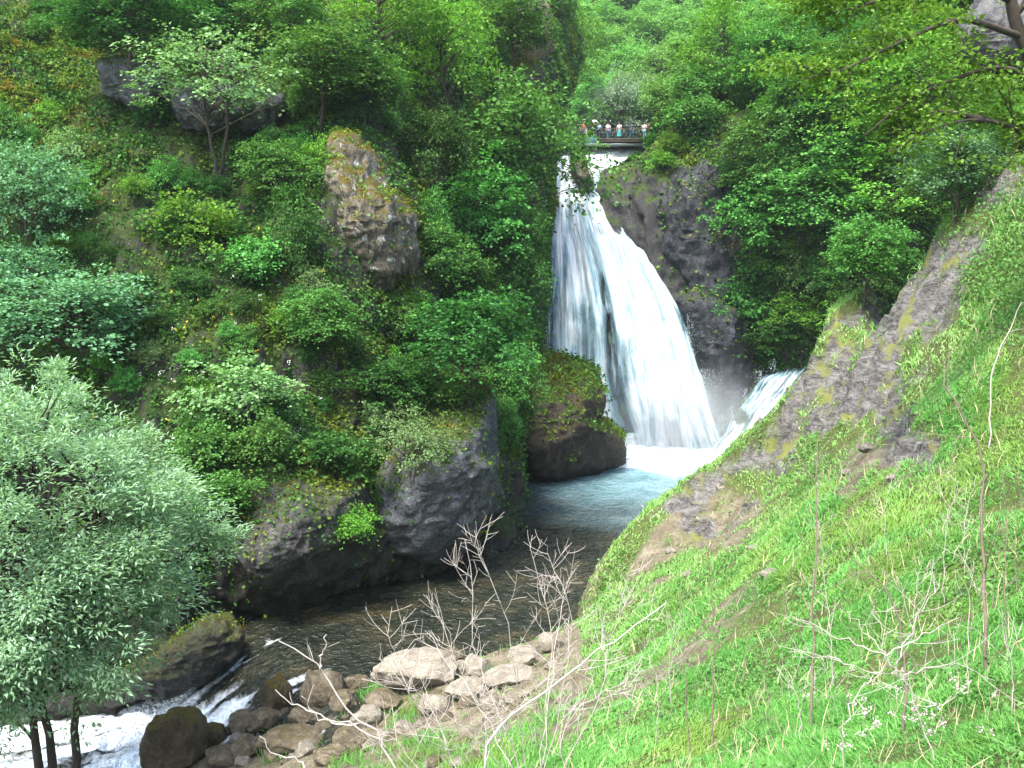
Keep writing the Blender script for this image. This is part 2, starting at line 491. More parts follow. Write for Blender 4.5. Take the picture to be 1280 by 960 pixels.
# the ridge is one clean line: nothing may rise above it
_cx = np.array([q[0] for q in crest] + [2400.]); _cy = np.array([q[1] for q in crest] + [-500.])
for _ in range(3):
    _p = proj(hv); _lim = np.interp(_p[:, 0], _cx, _cy)
    _zl = np.array([0.0])
    _v = (480 - _lim) / F; _zmax = hv[:, 1] * (-SP + CP * _v) / (CP + SP * _v)
    _sel = (hv[:, 1] > 15) & (_p[:, 0] > 700)
    hv[:, 2] = np.where(_sel, np.minimum(hv[:, 2], _zmax - .02), hv[:, 2])

def poly_mask(px, poly, soft=10.0):
    """1 inside the polygon, fading over `soft` pixels"""
    poly = np.asarray(poly, float); n = len(poly)
    x, y = px[:, 0], px[:, 1]
    inside = np.zeros(len(px), bool); dist = np.full(len(px), 1e9)
    for i in range(n):
        a, b = poly[i], poly[(i + 1) % n]
        cond = ((a[1] > y) != (b[1] > y))
        with np.errstate(divide='ignore', invalid='ignore'):
            xi = (b[0] - a[0]) * (y - a[1]) / (b[1] - a[1]) + a[0]
        inside ^= cond & (x < xi)
        ab = b - a; t = np.clip(((px - a) @ ab) / (ab @ ab), 0, 1)
        dist = np.minimum(dist, np.linalg.norm(px - (a + t[:, None] * ab), axis=1))
    sdf = np.where(inside, dist, -dist)
    return np.clip(.5 + sdf / (2 * soft), 0, 1)

rock_polys = [
    [(1095, 372), (1130, 345), (1190, 305), (1225, 285), (1215, 330), (1180, 380), (1150, 420), (1110, 440), (1085, 420), (1080, 395)],
    [(1015, 450), (1040, 400), (1085, 355), (1100, 362), (1060, 410), (1045, 445), (1010, 480), (985, 500), (1000, 470)],
    [(985, 500), (1030, 455), (1080, 450), (1070, 480), (1040, 490), (1000, 530), (975, 575), (965, 565), (970, 525)],
    [(1090, 500), (1120, 485), (1160, 540), (1190, 560), (1120, 585), (1100, 540)],
    [(1215, 240), (1262, 215), (1285, 200), (1285, 245), (1230, 250)],
    [(975, 520), (1015, 505), (1000, 540), (985, 580), (960, 590), (955, 560)],
]
dirt_polys = [
    [(835, 640), (870, 618), (905, 608), (905, 690), (880, 700), (850, 690), (800, 740), (775, 745), (790, 690)],
    [(905, 625), (960, 620), (955, 660), (915, 700), (900, 690)],
    [(1050, 570), (1130, 550), (1150, 580), (1090, 600), (1060, 640), (1040, 630)],
    [(720, 880), (800, 850), (850, 800), (930, 730), (950, 715), (930, 760), (850, 850), (740, 920), (690, 960), (640, 960), (650, 900)],
    [(480, 860), (600, 790), (690, 780), (720, 800), (680, 860), (640, 900), (620, 960), (350, 980), (330, 900)],
    [(725, 700), (745, 700), (740, 770), (722, 775)],
]
ridge_band = [(1290, 185), (1225, 225), (1180, 280), (1090, 344), (1040, 385), (1008, 460), (958, 520), (898, 574), (820, 628), (850, 668), (905, 690), (935, 650), (985, 600), (1040, 560), (1085, 520), (1150, 470), (1160, 430), (1205, 370), (1245, 300), (1290, 260)]
hpx = proj(hv)
front = (hv[:, 1] > 3)
jit = np.stack([fbm(hv, 1.0, 4, s=41), fbm(hv, 1.0, 4, s=47)], 1) * 34
rockm = np.zeros(len(hv)); dirtm = np.zeros(len(hv))
for p in rock_polys: rockm = np.maximum(rockm, poly_mask(hpx + jit, p, 5))
rockm = np.maximum(rockm, poly_mask(hpx + jit * .5, ridge_band, 8) * smooth(.03, .12, fbm(hv * [1, 1, 2], .55, 5, s=43)))
for p in dirt_polys: dirtm = np.maximum(dirtm, poly_mask(hpx + jit, p, 9))
# masks belong to the camera side of the ridge
ridge_y = np.interp(hv[:, 0], [P(*q)[0] for q in crest], [P(*q)[1] for q in crest])
back = smooth(.3, 1.6, hv[:, 1] - ridge_y) * (hv[:, 0] > 2)
rockm = np.maximum(rockm * front * (1 - back), back)
dirtm = dirtm * front * (1 - back)
bankm = ((hv[:, 0] < 2.4) & (hv[:, 1] > 24) & (hv[:, 2] < -10.5)).astype(float)
dirtm = np.maximum(dirtm, bankm)
hv[:, 2] += .35 * fbm(hv, .22, 3, s=3) + .16 * fbm(hv, .9, 4, s=9) * (1 - .5 * dirtm)
strata = ridged(hv * [1, .7, 2.2], 1.1, 4, s=21)
hv[:, 2] += rockm * (-.35 + .7 * strata + .5 * fbm(hv, .7, 3, s=25))
hv[:, 2] += dirtm * .14 * ridged(hv, 1.4, 4, s=31)
hF = grid_faces(hn[1], hn[0])
hN = vnormals(hv, hF)
crest_push = rockm * .35 * fbm(hv * [1, 1, 2.5], 1.6, 4, s=23)
hv += hN * crest_push[:, None]

t = NT('hillside')
v = t.obj()
soil = t.ramp(t.noise(2.2, 6, .65, v), [(.35, (.05, .06, .018)), (.65, (.10, .13, .03))])
dirt = t.ramp(t.math('ADD', t.math('MULTIPLY', t.noise(1.3, 7, .65, v), .6), t.math('MULTIPLY', t.noise(9, 5, .65, v), .4)), [(.36, (.075, .062, .038)), (.5, (.16, .135, .09)), (.64, (.28, .245, .18))])
rv = t.map(v, (.9, .9, 2.6), (.35, .5, 0))
rn = t.math('ADD', t.math('MULTIPLY', t.noise(1.5, 8, .68, rv, .8), .6), t.math('MULTIPLY', t.noise(8, 6, .7, rv), .4))
rock = t.ramp(rn, [(.38, (.022, .02, .018)), (.47, (.085, .08, .074)), (.55, (.165, .157, .147)), (.65, (.26, .25, .235))])
rock = t.mix(t.f(t.noise(1.1, 5, .6, v), .53, .62), rock, (.16, .17, .05))
col = t.mix(t.attr('dirt'), soil, dirt); col = t.mix(t.attr('rock'), col, rock)
M['hillside'] = t.end(t.bsdf(col, .9, .2, t.bump(t.math('ADD', rn, t.noise(14, 5, .7, v)), 1.0, .12)).outputs[0])
hill_me = mesh('hillside', hv, hF, M['hillside'], True, {'rock': rockm, 'dirt': dirtm})
tag(link('hillside', hill_me), kind='structure')

# ================================================================== left cliff
cliff_rows = [
    [(-420, 1030, 35.3), (0, 1000, 36.7), (150, 975, 38), (250, 930, 40.4), (330, 900, 43), (400, 860, 45.5), (480, 830, 48), (560, 800, 52), (615, 770, 55), (640, 720, 62), (655, 690, 68)],
    [(-420, 905, 34.8), (0, 898, 36), (150, 872, 37.3), (250, 822, 39.4), (330, 775, 42.2), (400, 752, 44.5), (480, 730, 46.5), (560, 706, 50.5), (615, 684, 54), (640, 645, 60), (655, 615, 67)],
    [(-420, 840, 34.8), (0, 835, 35.8), (150, 805, 37), (250, 760, 39), (330, 726, 40.2), (400, 715, 41.8), (480, 712, 44.3), (560, 698, 49), (614, 668, 52.5), (630, 630, 60), (645, 605, 67)],
    [(-420, 700, 38), (0, 690, 38.6), (150, 660, 39.1), (250, 640, 39.7), (330, 630, 40.6), (400, 630, 42.2), (480, 640, 45.3), (560, 600, 49.2), (616, 590, 53), (630, 560, 62), (650, 545, 70)],
    [(-420, 600, 40), (0, 590, 41), (150, 570, 41.5), (250, 560, 41.8), (330, 560, 42.6), (400, 570, 44.2), (480, 560, 47.8), (550, 500, 51.5), (610, 490, 56), (640, 450, 65), (668, 440, 75)],
    [(-420, 420, 45), (0, 420, 46), (150, 410, 47), (250, 400, 47.8), (330, 395, 48.3), (420, 390, 50), (490, 400, 54), (560, 420, 59), (620, 420, 66), (660, 400, 75), (676, 390, 89)],
    [(-420, 260, 51), (0, 260, 53), (150, 250, 54), (250, 240, 55), (330, 240, 55.5), (410, 240, 53.5), (470, 240, 54.5), (515, 255, 60), (600, 260, 71), (660, 250, 80), (686, 250, 94)],
    [(-420, 120, 57), (0, 130, 59), (150, 120, 61), (250, 110, 62), (330, 110, 63), (410, 150, 60), (460, 165, 60), (510, 150, 68), (600, 150, 82), (665, 160, 91), (690, 180, 103)],
    [(-420, -20, 63), (0, 0, 67), (150, 0, 71), (250, -10, 73), (350, -10, 75), (430, 0, 76), (500, 10, 80), (560, 20, 87), (620, 60, 96), (670, 110, 104), (700, 150, 118)],
    [(-420, -180, 72), (0, -170, 77), (150, -170, 82), (250, -170, 85), (350, -160, 88), (430, -150, 92), (500, -130, 97), (560, -90, 104), (620, -40, 112), (680, 40, 120), (715, 110, 132)],
    [(-420, -420, 90), (0, -400, 96), (150, -400, 102), (250, -400, 106), (350, -380, 110), (430, -360, 116), (500, -320, 122), (560, -260, 130), (620, -200, 138), (690, -80, 146), (730, 60, 155)],
]
NU, NV = 440, 400
cv = loft(cliff_rows, NU, NV)
cF = grid_faces(NU, NV)
cN = vnormals(cv, cF)
if np.mean(cN[:, 1]) > 0: cN = -cN; cF = cF[:, ::-1]
cpx = proj(cv)
lowrock = smooth(560, 640, cpx[:, 1])
disp = 1.3 * fbm(cv, .16, 4, s=51) + .9 * ridged(cv * [1, 1, .6], .35, 4, s=53) + .35 * ridged(cv, 1.1, 4, s=55)
edge = 1 - .75 * smooth(.82, 1.0, np.tile(np.linspace(0, 1, NU), NV))
cv = cv + cN * (disp * edge)[:, None]
cN = vnormals(cv, cF)
cliff_me = mesh('cliff', cv, cF, M['cliff'], True)
tag(link('cliff', cliff_me), kind='structure')

# ================================================================== gorge wall behind the fall and to its right
wall_rows = [
    [(600, 640, 84), (690, 620, 87), (760, 610, 88), (820, 600, 88), (880, 600, 87), (940, 600, 85), (1000, 600, 83), (1100, 600, 79), (1300, 590, 72), (1600, 560, 64)],
    [(600, 560, 86), (690, 560, 89), (760, 555, 90), (820, 555, 90), (885, 552, 88.5), (930, 530, 87), (1010, 470, 86.5), (1100, 500, 80), (1300, 480, 73), (1600, 450, 66)],
    [(600, 440, 90), (690, 440, 90.5), (760, 440, 91.5), (820, 430, 91.5), (880, 430, 89.5), (930, 420, 89), (1000, 410, 87), (1100, 410, 82), (1300, 380, 75), (1600, 330, 68)],
    [(600, 330, 94), (690, 320, 93), (745, 315, 93.5), (800, 310, 92.5), (860, 330, 90), (900, 320, 90), (970, 310, 87), (1060, 300, 83), (1280, 270, 77), (1600, 200, 71)],
    [(600, 220, 100), (690, 215, 98), (735, 205, 98), (775, 215, 95), (830, 200, 92), (890, 190, 91), (970, 190, 88), (1060, 190, 85), (1280, 170, 80), (1600, 60, 76)],
    [(600, 190, 108), (690, 193, 102), (740, 189, 101), (790, 186, 100.5), (835, 165, 96), (895, 145, 94), (970, 140, 92), (1060, 120, 89), (1280, 80, 85), (1600, -60, 82)],
    [(600, 185, 116), (690, 187, 112), (740, 186, 111), (795, 184, 110), (840, 150, 103), (900, 118, 100), (970, 95, 98), (1060, 60, 96), (1280, -20, 92), (1600, -220, 90)],
    [(600, 178, 135), (690, 180, 128), (740, 181, 126), (800, 178, 124), (850, 140, 112), (905, 95, 108), (970, 55, 106), (1060, 0, 104), (1280, -140, 101), (1600, -420, 100)],
    [(560, 150, 170), (690, 160, 160), (740, 165, 155), (810, 160, 150), (870, 110, 135), (930, 50, 128), (990, 0, 124), (1080, -80, 120), (1280, -300, 116), (1600, -700, 116)],
]
WU, WV = 320, 240
wv_ = loft(wall_rows, WU, WV)
wF = grid_faces(WU, WV)
wN = vnormals(wv_, wF)
if np.mean(wN[:, 1]) > 0: wN = -wN; wF = wF[:, ::-1]
wd = 1.0 * fbm(wv_, .15, 4, s=61) + 1.0 * ridged(wv_ * [1, 1, .7], .28, 4, s=63) + .35 * ridged(wv_, 1.0, 4, s=65)
wpx = proj(wv_)
calm = 1 - .85 * (smooth(680, 700, wpx[:, 0]) * smooth(845, 812, wpx[:, 0]) * smooth(215, 195, wpx[:, 1]))
wv_ = wv_ + wN * (wd * calm)[:, None]
wv_[:, 2] -= 2.0 * smooth(690, 705, wpx[:, 0]) * smooth(826, 800, wpx[:, 0]) * smooth(222, 200, wpx[:, 1]) * smooth(94.5, 97.5, wv_[:, 1]) * smooth(150, 140, wv_[:, 1])
wN = vnormals(wv_, wF)
M['gorge'] = rockmat('gorge', (.020, .019, .02), (.045, .043, .044), (.10, .095, .095), moss=(.04, .065, .012), moss_lo=.25, scale=.8, bumpd=.2)
wall_me = mesh('gorge_wall', wv_, wF, M['gorge'], True)
tag(link('gorge_cliff', wall_me), kind='structure')

# ================================================================== far valley and hill
fx, fy = np.meshgrid(np.linspace(-120, 170, 120), np.linspace(118, 420, 110))
fv = np.stack([fx.ravel(), fy.ravel(), np.zeros(fx.size)], 1)
fd = fv[:, 1]
fv[:, 2] = 10.5 + .62 * np.maximum(0, fd - 165) ** 1.0 + 5 * fbm(fv, .012, 3, s=71) * smooth(150, 210, fd)
fv[:, 2] += smooth(0, 90, np.abs(fv[:, 0] - 14 - (fd - 118) * .1) - 7) * 26 * (fd > 0)
fv[:, 2] -= 1.2 * smooth(8, 4, np.abs(fv[:, 0] - 14)) * smooth(170, 140, fd)
M['forest_floor'] = plain('forest_floor', (.035, .07, .018), .9)
tag(link('hill', mesh('hill', fv, grid_faces(120, 110), M['forest_floor'], True)), kind='structure')

# plain dark valley ground far around, so the sheets never float over nothing
gx, gy = np.meshgrid(np.linspace(-320, 340, 40), np.linspace(-60, 460, 40))
gv = np.stack([gx.ravel(), gy.ravel(), np.full(gx.size, -24.0)], 1)
tag(link('ground', mesh('ground', gv, grid_faces(40, 40), M['forest_floor'], True)), kind='structure')

# ================================================================== ray casting on the finished terrain
def bvh(V, Fa): return BVHTree.FromPolygons([tuple(q) for q in V.tolist()], Fa.tolist())
BV = {'hill': bvh(hv, hF), 'cliff': bvh(cv, cF), 'wall': bvh(wv_, wF), 'far': bvh(fv, grid_faces(120, 110))}
def hit(px, py, on=('hill', 'cliff', 'wall', 'far')):
    d = Vector(ray(px, py)).normalized(); best = None
    for k in on:
        h = BV[k].ray_cast(Vector((0, 0, 0)), d)
        if h[0] is not None and (best is None or h[3] < best[1]): best = (h[0], h[3], h[1])
    if best is None: return None
    return np.array(best[0]), np.array(best[2])

# ================================================================== rock bluffs: closed, real thickness
def bluff_mesh(name, outline, Y, T, mat, seed=0, amp=.35, freq=.5, tilt=(0, 0), nphi=90, nth=180, flat=.75, facet=(.90, .985)):
    """closed rock whose front outline follows the given outline at distance Y, T metres thick"""
    o = np.asarray(outline, float)
    o = np.vstack([o, o[:1]])
    seg = np.concatenate([[0], np.cumsum(np.linalg.norm(np.diff(o, axis=0), axis=1))])
    ti = np.linspace(0, seg[-1], nth, endpoint=False)
    O = np.stack([np.interp(ti, seg, o[:, 0]), np.interp(ti, seg, o[:, 1])], 1)
    c = O.mean(0)
    wq = np.linspace(.012, 1, nphi // 2) ** (1 / flat) * math.pi / 2
    phi = np.concatenate([wq, math.pi - wq[-2::-1]]); nphi = len(phi)
    V = []
    for ph in phi:
        s = np.sin(ph) ** flat; q = c + (O - c) * s
        dy = -np.sign(np.cos(ph)) * abs(np.cos(ph)) ** .8 * T * .5
        Yv = Y + dy + tilt[0] * (q[:, 0] - c[0]) / 100 + tilt[1] * (q[:, 1] - c[1]) / 100
        V.append(np.array([P(q[i, 0], q[i, 1], Yv[i]) for i in range(nth)]))
    V = np.concatenate(V)
    Fa = grid_faces(nth, nphi, True)
    N = vnormals(V, Fa)
    cen = V.mean(0)
    rg = np.random.default_rng(seed + 1000)
    ext = (V - cen)
    for _ in range(22):                     # broken flat faces
        nn = unit(rg.normal(size=3) + [0, -.7, .1]); s = ext @ nn
        dd = np.quantile(s, rg.uniform(*facet)); over = np.maximum(0, s - dd)
        ext = ext - nn * (over * .75)[:, None]
    V = ext + cen
    N = vnormals(V, Fa)
    if np.mean(np.sum(N * (V - cen), 1)) < 0: N = -N; Fa = Fa[:, ::-1]
    V = V + N * (amp * .9 * ridged(V * [1, 1, .75], freq, 6, s=seed) + amp * .7 * fbm(V, freq * .5, 3, s=seed + 7) + amp * .25 * ridged(V * [1, 1, 1.6], freq * 3.5, 4, s=seed + 9))[:, None]
    # cap poles
    b = V[:nth].mean(0); e = V[-nth:].mean(0)
    V = np.vstack([V, b, e]); n = len(V)
    cap1 = [(n - 2, (i + 1) % nth, i, i) for i in range(0)]
    me_v, me_f = V, Fa
    quads = []
    for i in range(0, nth, 2):
        a0, a1, a2 = i, (i + 1) % nth, (i + 2) % nth
        quads.append((n - 2, a2, a1, a0)); k = (nphi - 1) * nth
        quads.append((n - 1, k + a0, k + a1, k + a2))
    me_f = np.vstack([Fa, np.array(quads)])
    org = V.mean(0)
    return mesh(name, V - org, me_f, mat, True), org, V, Fa

BLUFFS = []
def bluff(name, label, cat, outline, Y, T, mat, group=None, **kw):
    me, org, V, Fa = bluff_mesh(name, outline, Y, T, mat, **kw)
    o = link(name, me, None, tuple(org)); tag(o, label, cat, group)
    BV[name + str(len(BV))] = bvh(V, Fa); BLUFFS.append((V, Fa, vnormals(V, Fa)))
    return o

bluff('rock_outcrop', 'tall pale lichen-streaked rock outcrop with an orange mossy cap, left of the waterfall', 'rock',
      [(408, 176), (424, 156), (446, 178), (464, 215), (482, 245), (514, 270), (512, 330), (504, 392), (486, 392), (468, 362), (440, 330), (424, 285), (410, 230)], 54.6, 6.0, M['rock_lichen'], seed=8, amp=.6, freq=.55, tilt=(3.0, 0))
bluff('rock_bluff', 'big blue-grey rock bluff overhanging the dark river, topped by grass and yellow flowers', 'rock',
      [(545, 492), (575, 478), (610, 488), (613, 540), (619, 590), (631, 640), (627, 668), (592, 694), (525, 708), (470, 700), (455, 650), (480, 600), (515, 550)], 48.5, 9, M['rock_blue'], seed=11, amp=.55, freq=.4, tilt=(2.5, 0), flat=.6)
bluff('rock_bluff', 'dark grey pitted rock wall above the black overhang, right of the silvery willow', 'rock',
      [(300, 640), (340, 606), (400, 592), (445, 606), (468, 655), (470, 700), (400, 722), (335, 742), (290, 750), (275, 700), (288, 670)], 42.2, 7, M['rock_dark'], seed=17, amp=.5, freq=.5, tilt=(2.5, 0), flat=.6)
bluff('rock_bluff', 'brown rounded rock with a grassy top jutting into the pool beside the waterfall foot', 'rock',
      [(625, 455), (660, 440), (692, 442), (742, 460), (753, 500), (750, 524), (770, 540), (788, 560), (787, 576), (745, 586), (690, 598), (645, 602), (618, 590), (612, 520)], 72, 12, M['rock_brown'], seed=23, amp=.6, freq=.35, tilt=(1.5, -.5), flat=.55, facet=(.93, .99))
bluff('rock_bluff', 'mossy dark rock block at the right edge of the waterfall lip', 'rock',
      [(770, 236), (782, 222), (798, 216), (812, 222), (814, 262), (816, 304), (804, 300), (786, 280), (772, 256)], 94.5, 4.5, M['rock_brownblue'], seed=29, amp=.45, freq=.4)
bluff('rock_bluff', 'blue-grey cracked rock face right of the waterfall with a bushy top', 'rock',
      [(806, 212), (836, 186), (880, 172), (905, 165), (915, 230), (915, 300), (930, 370), (925, 430), (890, 430), (852, 360), (822, 310), (808, 262)], 91.5, 7, M['rock_brownblue'], seed=31, amp=.9, freq=.3, tilt=(-1.5, 0))
bluff('rock_bluff', 'wet dark rock ledge at the right foot of the waterfall', 'rock',
      [(850, 345), (900, 350), (950, 400), (945, 470), (915, 520), (897, 520), (880, 470), (862, 420), (845, 370)], 88.5, 6, M['rock_brownblue'], seed=37, amp=.7, freq=.3)
bluff('rock_spur', 'narrow mossy rock spur splitting the top of the waterfall', 'rock',
      [(712, 192), (722, 190), (734, 210), (743, 238), (741, 256), (733, 250), (724, 232), (714, 215)], 95, 3, M['rock_wet'], seed=41, amp=.25, freq=.6)
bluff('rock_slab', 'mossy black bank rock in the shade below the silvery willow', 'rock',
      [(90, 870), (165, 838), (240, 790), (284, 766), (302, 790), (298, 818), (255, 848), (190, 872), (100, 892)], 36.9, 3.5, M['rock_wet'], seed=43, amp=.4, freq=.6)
bluff('rock_outcrop', 'bare brown rock face among the trees above left of the waterfall', 'rock',
      [(628, 95), (650, 78), (676, 80), (681, 110), (668, 126), (640, 120)], 84, 5, M['rock_brown'], seed=47, amp=.4, freq=.5)
bluff('rock_outcrop', 'leaning grey rock face with slanting cracks above the bare brown face', 'rock',
      [(580, -40), (640, -40), (680, 10), (690, 60), (650, 80), (610, 60), (588, 30)], 100, 8, M['boulder_brown'], seed=49, amp=.7, freq=.4)
bluff('rock_outcrop', 'blue-grey rock face in the shade behind the pale-leaved tree at upper left', 'rock',
      [(195, 120), (240, 100), (320, 108), (360, 130), (340, 160), (280, 168), (215, 160)], 58.6, 5, M['rock_blue'], seed=51, amp=.5, freq=.5)
bluff('rock_outcrop', 'small dark grey rock face left of the pale-leaved tree at upper left', 'rock',
      [(125, 80), (160, 68), (205, 78), (215, 120), (180, 138), (140, 125)], 59, 4, M['rock_blue'], seed=53, amp=.5, freq=.5)
bluff('rock_outcrop', 'smooth grey rock slab showing through the leaves at the upper right corner', 'rock',
      [(1195, 20), (1240, -10), (1300, 0), (1310, 70), (1270, 95), (1235, 85), (1210, 60)], 70, 6, M['rock_slab'], seed=57, amp=.5, freq=.4)

# ================================================================== water
A0 = P(415, 800, WZ / ray(415, 800)[2]); B0 = np.array([-13.6, 33.9])
wdv = B0 - A0[:2]; wl = np.linalg.norm(wdv); wdv = wdv / wl
def water_z(xy):
    s = ((xy - A0[:2]) @ wdv) / wl
    return WZ - 2.3 * smooth(.18, .95, s) - .35 * np.clip(s - .95, 0, 5), s
x_, y_ = np.meshgrid(np.arange(-34, 26.01, .16), np.arange(24, 94.01, .2))
qv = np.stack([x_.ravel(), y_.ravel(), np.zeros(x_.size)], 1)
z_, s_ = water_z(qv[:, :2])
qv[:, 2] = z_
rap = smooth(.1, .5, s_)
pool_c = P(838, 566, 80); dpool = np.linalg.norm((qv[:, :2] - pool_c[:2]) * [1.0, .8], axis=1)
side = P(930, 545, 80); dpool = np.minimum(dpool, np.linalg.norm((qv[:, :2] - side[:2]) * [1, .8], axis=1))
nz_ = fbm(qv, .35, 4, s=81)
foam = smooth(9.6, 3.6, dpool + 3.2 * nz_ + 1.2 * fbm(qv, 1.1, 3, s=82))
aer = smooth(23, 6, dpool + 4 * fbm(qv, .12, 3, s=83))
fl = np.stack([(qv[:, :2] @ wdv) * .5, (qv[:, :2] @ np.array([-wdv[1], wdv[0]])) * 2.2, np.zeros(len(qv))], 1)
st = fbm(fl, .9, 5, s=85)
rfoam = smooth(.33, .62, s_ + .22 * st + .12 * fbm(qv, 1.2, 3, s=86)) 
streak = smooth(.0, .35, s_) * smooth(.12, .5, st) * .6
rfoam = rfoam * np.clip(.72 + .9 * st, .25, 1)
foam = np.clip(np.maximum(foam, np.maximum(rfoam, streak)), 0, 1)
qv[:, 2] += rap * (.22 * fbm(fl, 1.3, 4, s=87) + .16 * ridged(qv, 1.1, 4, s=88)) + .045 * fbm(qv * [1, .8, 1], 1.1, 3, s=89) + .12 * smooth(10, 4, dpool) * ridged(qv, .9, 4, s=90)
t = NT('water')
v = t.obj()
bed = t.ramp(t.noise(.55, 6, .6, v), [(.35, (.008, .011, .008)), (.55, (.022, .024, .015)), (.72, (.055, .045, .022))])
tq = t.ramp(t.noise(.5, 4, .6, v), [(.3, (.08, .19, .22)), (.7, (.25, .40, .44))])
col = t.mix(t.attr('aerated'), bed, tq)
fn = t.noise(2.2, 6, .7, v, .5)
ff = t.f(t.math('ADD', t.attr('foam'), t.math('MULTIPLY', t.math('SUBTRACT', fn, .5), 1.1)), .25, .75)
fc = t.ramp(t.noise(2.5, 6, .72, v, 1.0), [(.3, (.45, .62, .68)), (.5, (.85, .89, .9))])
col = t.mix(ff, col, fc)
rough = t.math('ADD', t.math('MULTIPLY', ff, .6), .05)
rp = t.map(v, (1, .75, 1), (0, 0, .5))
rip = t.math('ADD', t.noise(2.4, 3, .55, rp, .4), t.math('MULTIPLY', t.noise(6.5, 3, .6, rp), .35))
b = t.bsdf(col, rough, .5, t.bump(rip, 1.0, .5)); b.inputs['IOR'].default_value = 1.33
M['water'] = t.end(b.outputs[0])
wq = mesh('river', qv, grid_faces(x_.shape[1], x_.shape[0]), M['water'], True, {'foam': foam, 'aerated': aer})
tag(link('river', wq), kind='structure')
# upper river behind the lip, under the bridge
x2, y2 = np.meshgrid(np.arange(3, 22.01, .3), np.arange(98.5, 160.01, .5))
uv_ = np.stack([x2.ravel(), y2.ravel(), np.zeros(x2.size)], 1)
uzl = P(760, 187, 100.5)[2] + .35
uv_[:, 2] = uzl + .05 * fbm(uv_, .8, 3, s=93) + .012 * (uv_[:, 1] - 100)
uf = smooth(116, 103, uv_[:, 1] + 4 * fbm(uv_, .4, 3, s=94))
tag(link('water', mesh('water', uv_, grid_faces(x2.shape[1], x2.shape[0]), M['water'], True, {'foam': uf, 'aerated': np.full(len(uv_), .7)})), kind='structure')

# ================================================================== waterfalls
def fallmat(name, su, sv, lo, hi):
    t = NT(name)
    uv = t.n('ShaderNodeUVMap'); uv.uv_map = 'flow'
    m1 = t.map(uv.outputs[0], (su, sv, 1)); m2 = t.map(uv.outputs[0], (su * 3.2, sv * 1.5, 1))
    n = t.math('ADD', t.math('MULTIPLY', t.noise(1, 6, .62, m1, .9), .62), t.math('MULTIPLY', t.noise(1, 5, .65, m2, .6), .38))
    a = t.f(t.math('ADD', n, t.attr('thick')), lo, hi)
    cn = t.math('ADD', t.math('MULTIPLY', t.noise(1, 6, .7, t.map(uv.outputs[0], (su * 1.3, sv * 1.4, 1), (0, 0, .06)), .8), .75), t.math('MULTIPLY', a, .25))
    col = t.ramp(cn, [(.37, (.16, .32, .40)), (.50, (.40, .56, .63)), (.62, (.70, .74, .76))])
    p = t.bsdf(col, .55, .3, t.bump(n, .6, .35))
    tl = t.n('ShaderNodeBsdfTranslucent'); t.l(col, tl.inputs[0])
    m0 = t.n('ShaderNodeMixShader'); m0.inputs[0].default_value = .3; t.l(p.outputs[0], m0.inputs[1]); t.l(tl.outputs[0], m0.inputs[2])
    tr = t.n('ShaderNodeBsdfTransparent'); mx = t.n('ShaderNodeMixShader')
    t.l(a, mx.inputs[0]); t.l(tr.outputs[0], mx.inputs[1]); t.l(m0.outputs[0], mx.inputs[2])
    return t.end(mx.outputs[0])
M['fall'] = fallmat('fall', 12, 4.4, .36, .80)
M['fall_side'] = fallmat('fall_side', 7, 2.2, .35, .66)

def fall_mesh(name, rows, nu, nv, thick_fn, mat, amp=.4, push=0, seed=0):
    L = catmull(np.array([P(a, y, Y) for (y, a, b, Y, Y2) in rows]), nv)
    Rr = catmull(np.array([P(b, y, Y2) for (y, a, b, Y, Y2) in rows]), nv)
    u = np.linspace(0, 1, nu)
    V = L[:, None] * (1 - u)[None, :, None] + Rr[:, None] * u[None, :, None]
    uu, vv = np.meshgrid(u, np.linspace(0, 1, nv))
    bul = 1.2 * np.sin(uu * math.pi) * smooth(0, .25, vv)
    V = V.reshape(-1, 3); uu = uu.ravel(); vv = vv.ravel()
    V[:, 1] -= bul.ravel() + push
    q = np.stack([uu * 11, vv * 3.0, np.zeros(len(uu))], 1)
    V[:, 1] -= amp * (1.4 * fbm(q, 1.0, 5, s=seed + 101) + .4 * ridged(q, 2.0, 4, s=seed + 103)) * (.4 + vv)
    V[:, 2] += .15 * fbm(V, 1.0, 3, s=seed + 105)
    px = proj(V)
    th = thick_fn(px, uu, vv) + .13 * fbm(np.stack([uu * 7, vv * 13, 0 * uu], 1), 1, 4, s=seed + 109) * smooth(.08, .3, vv)
    V[:, 1] -= .5 * fbm(np.stack([uu * 5, vv * 9, 0 * uu], 1), 1, 4, s=seed + 111) * smooth(.1, .3, vv)
    e = np.minimum(uu, 1 - uu)
    th = th - .42 * smooth(.06, .0, e) - smooth(.16, .0, e) * (.12 + .55 * fbm(q * [3, 2, 1], 1, 4, s=seed + 107)) 
    return mesh(name, V, grid_faces(nu, nv), mat, True, {'flow': np.stack([uu, vv], 1), 'thick': th})

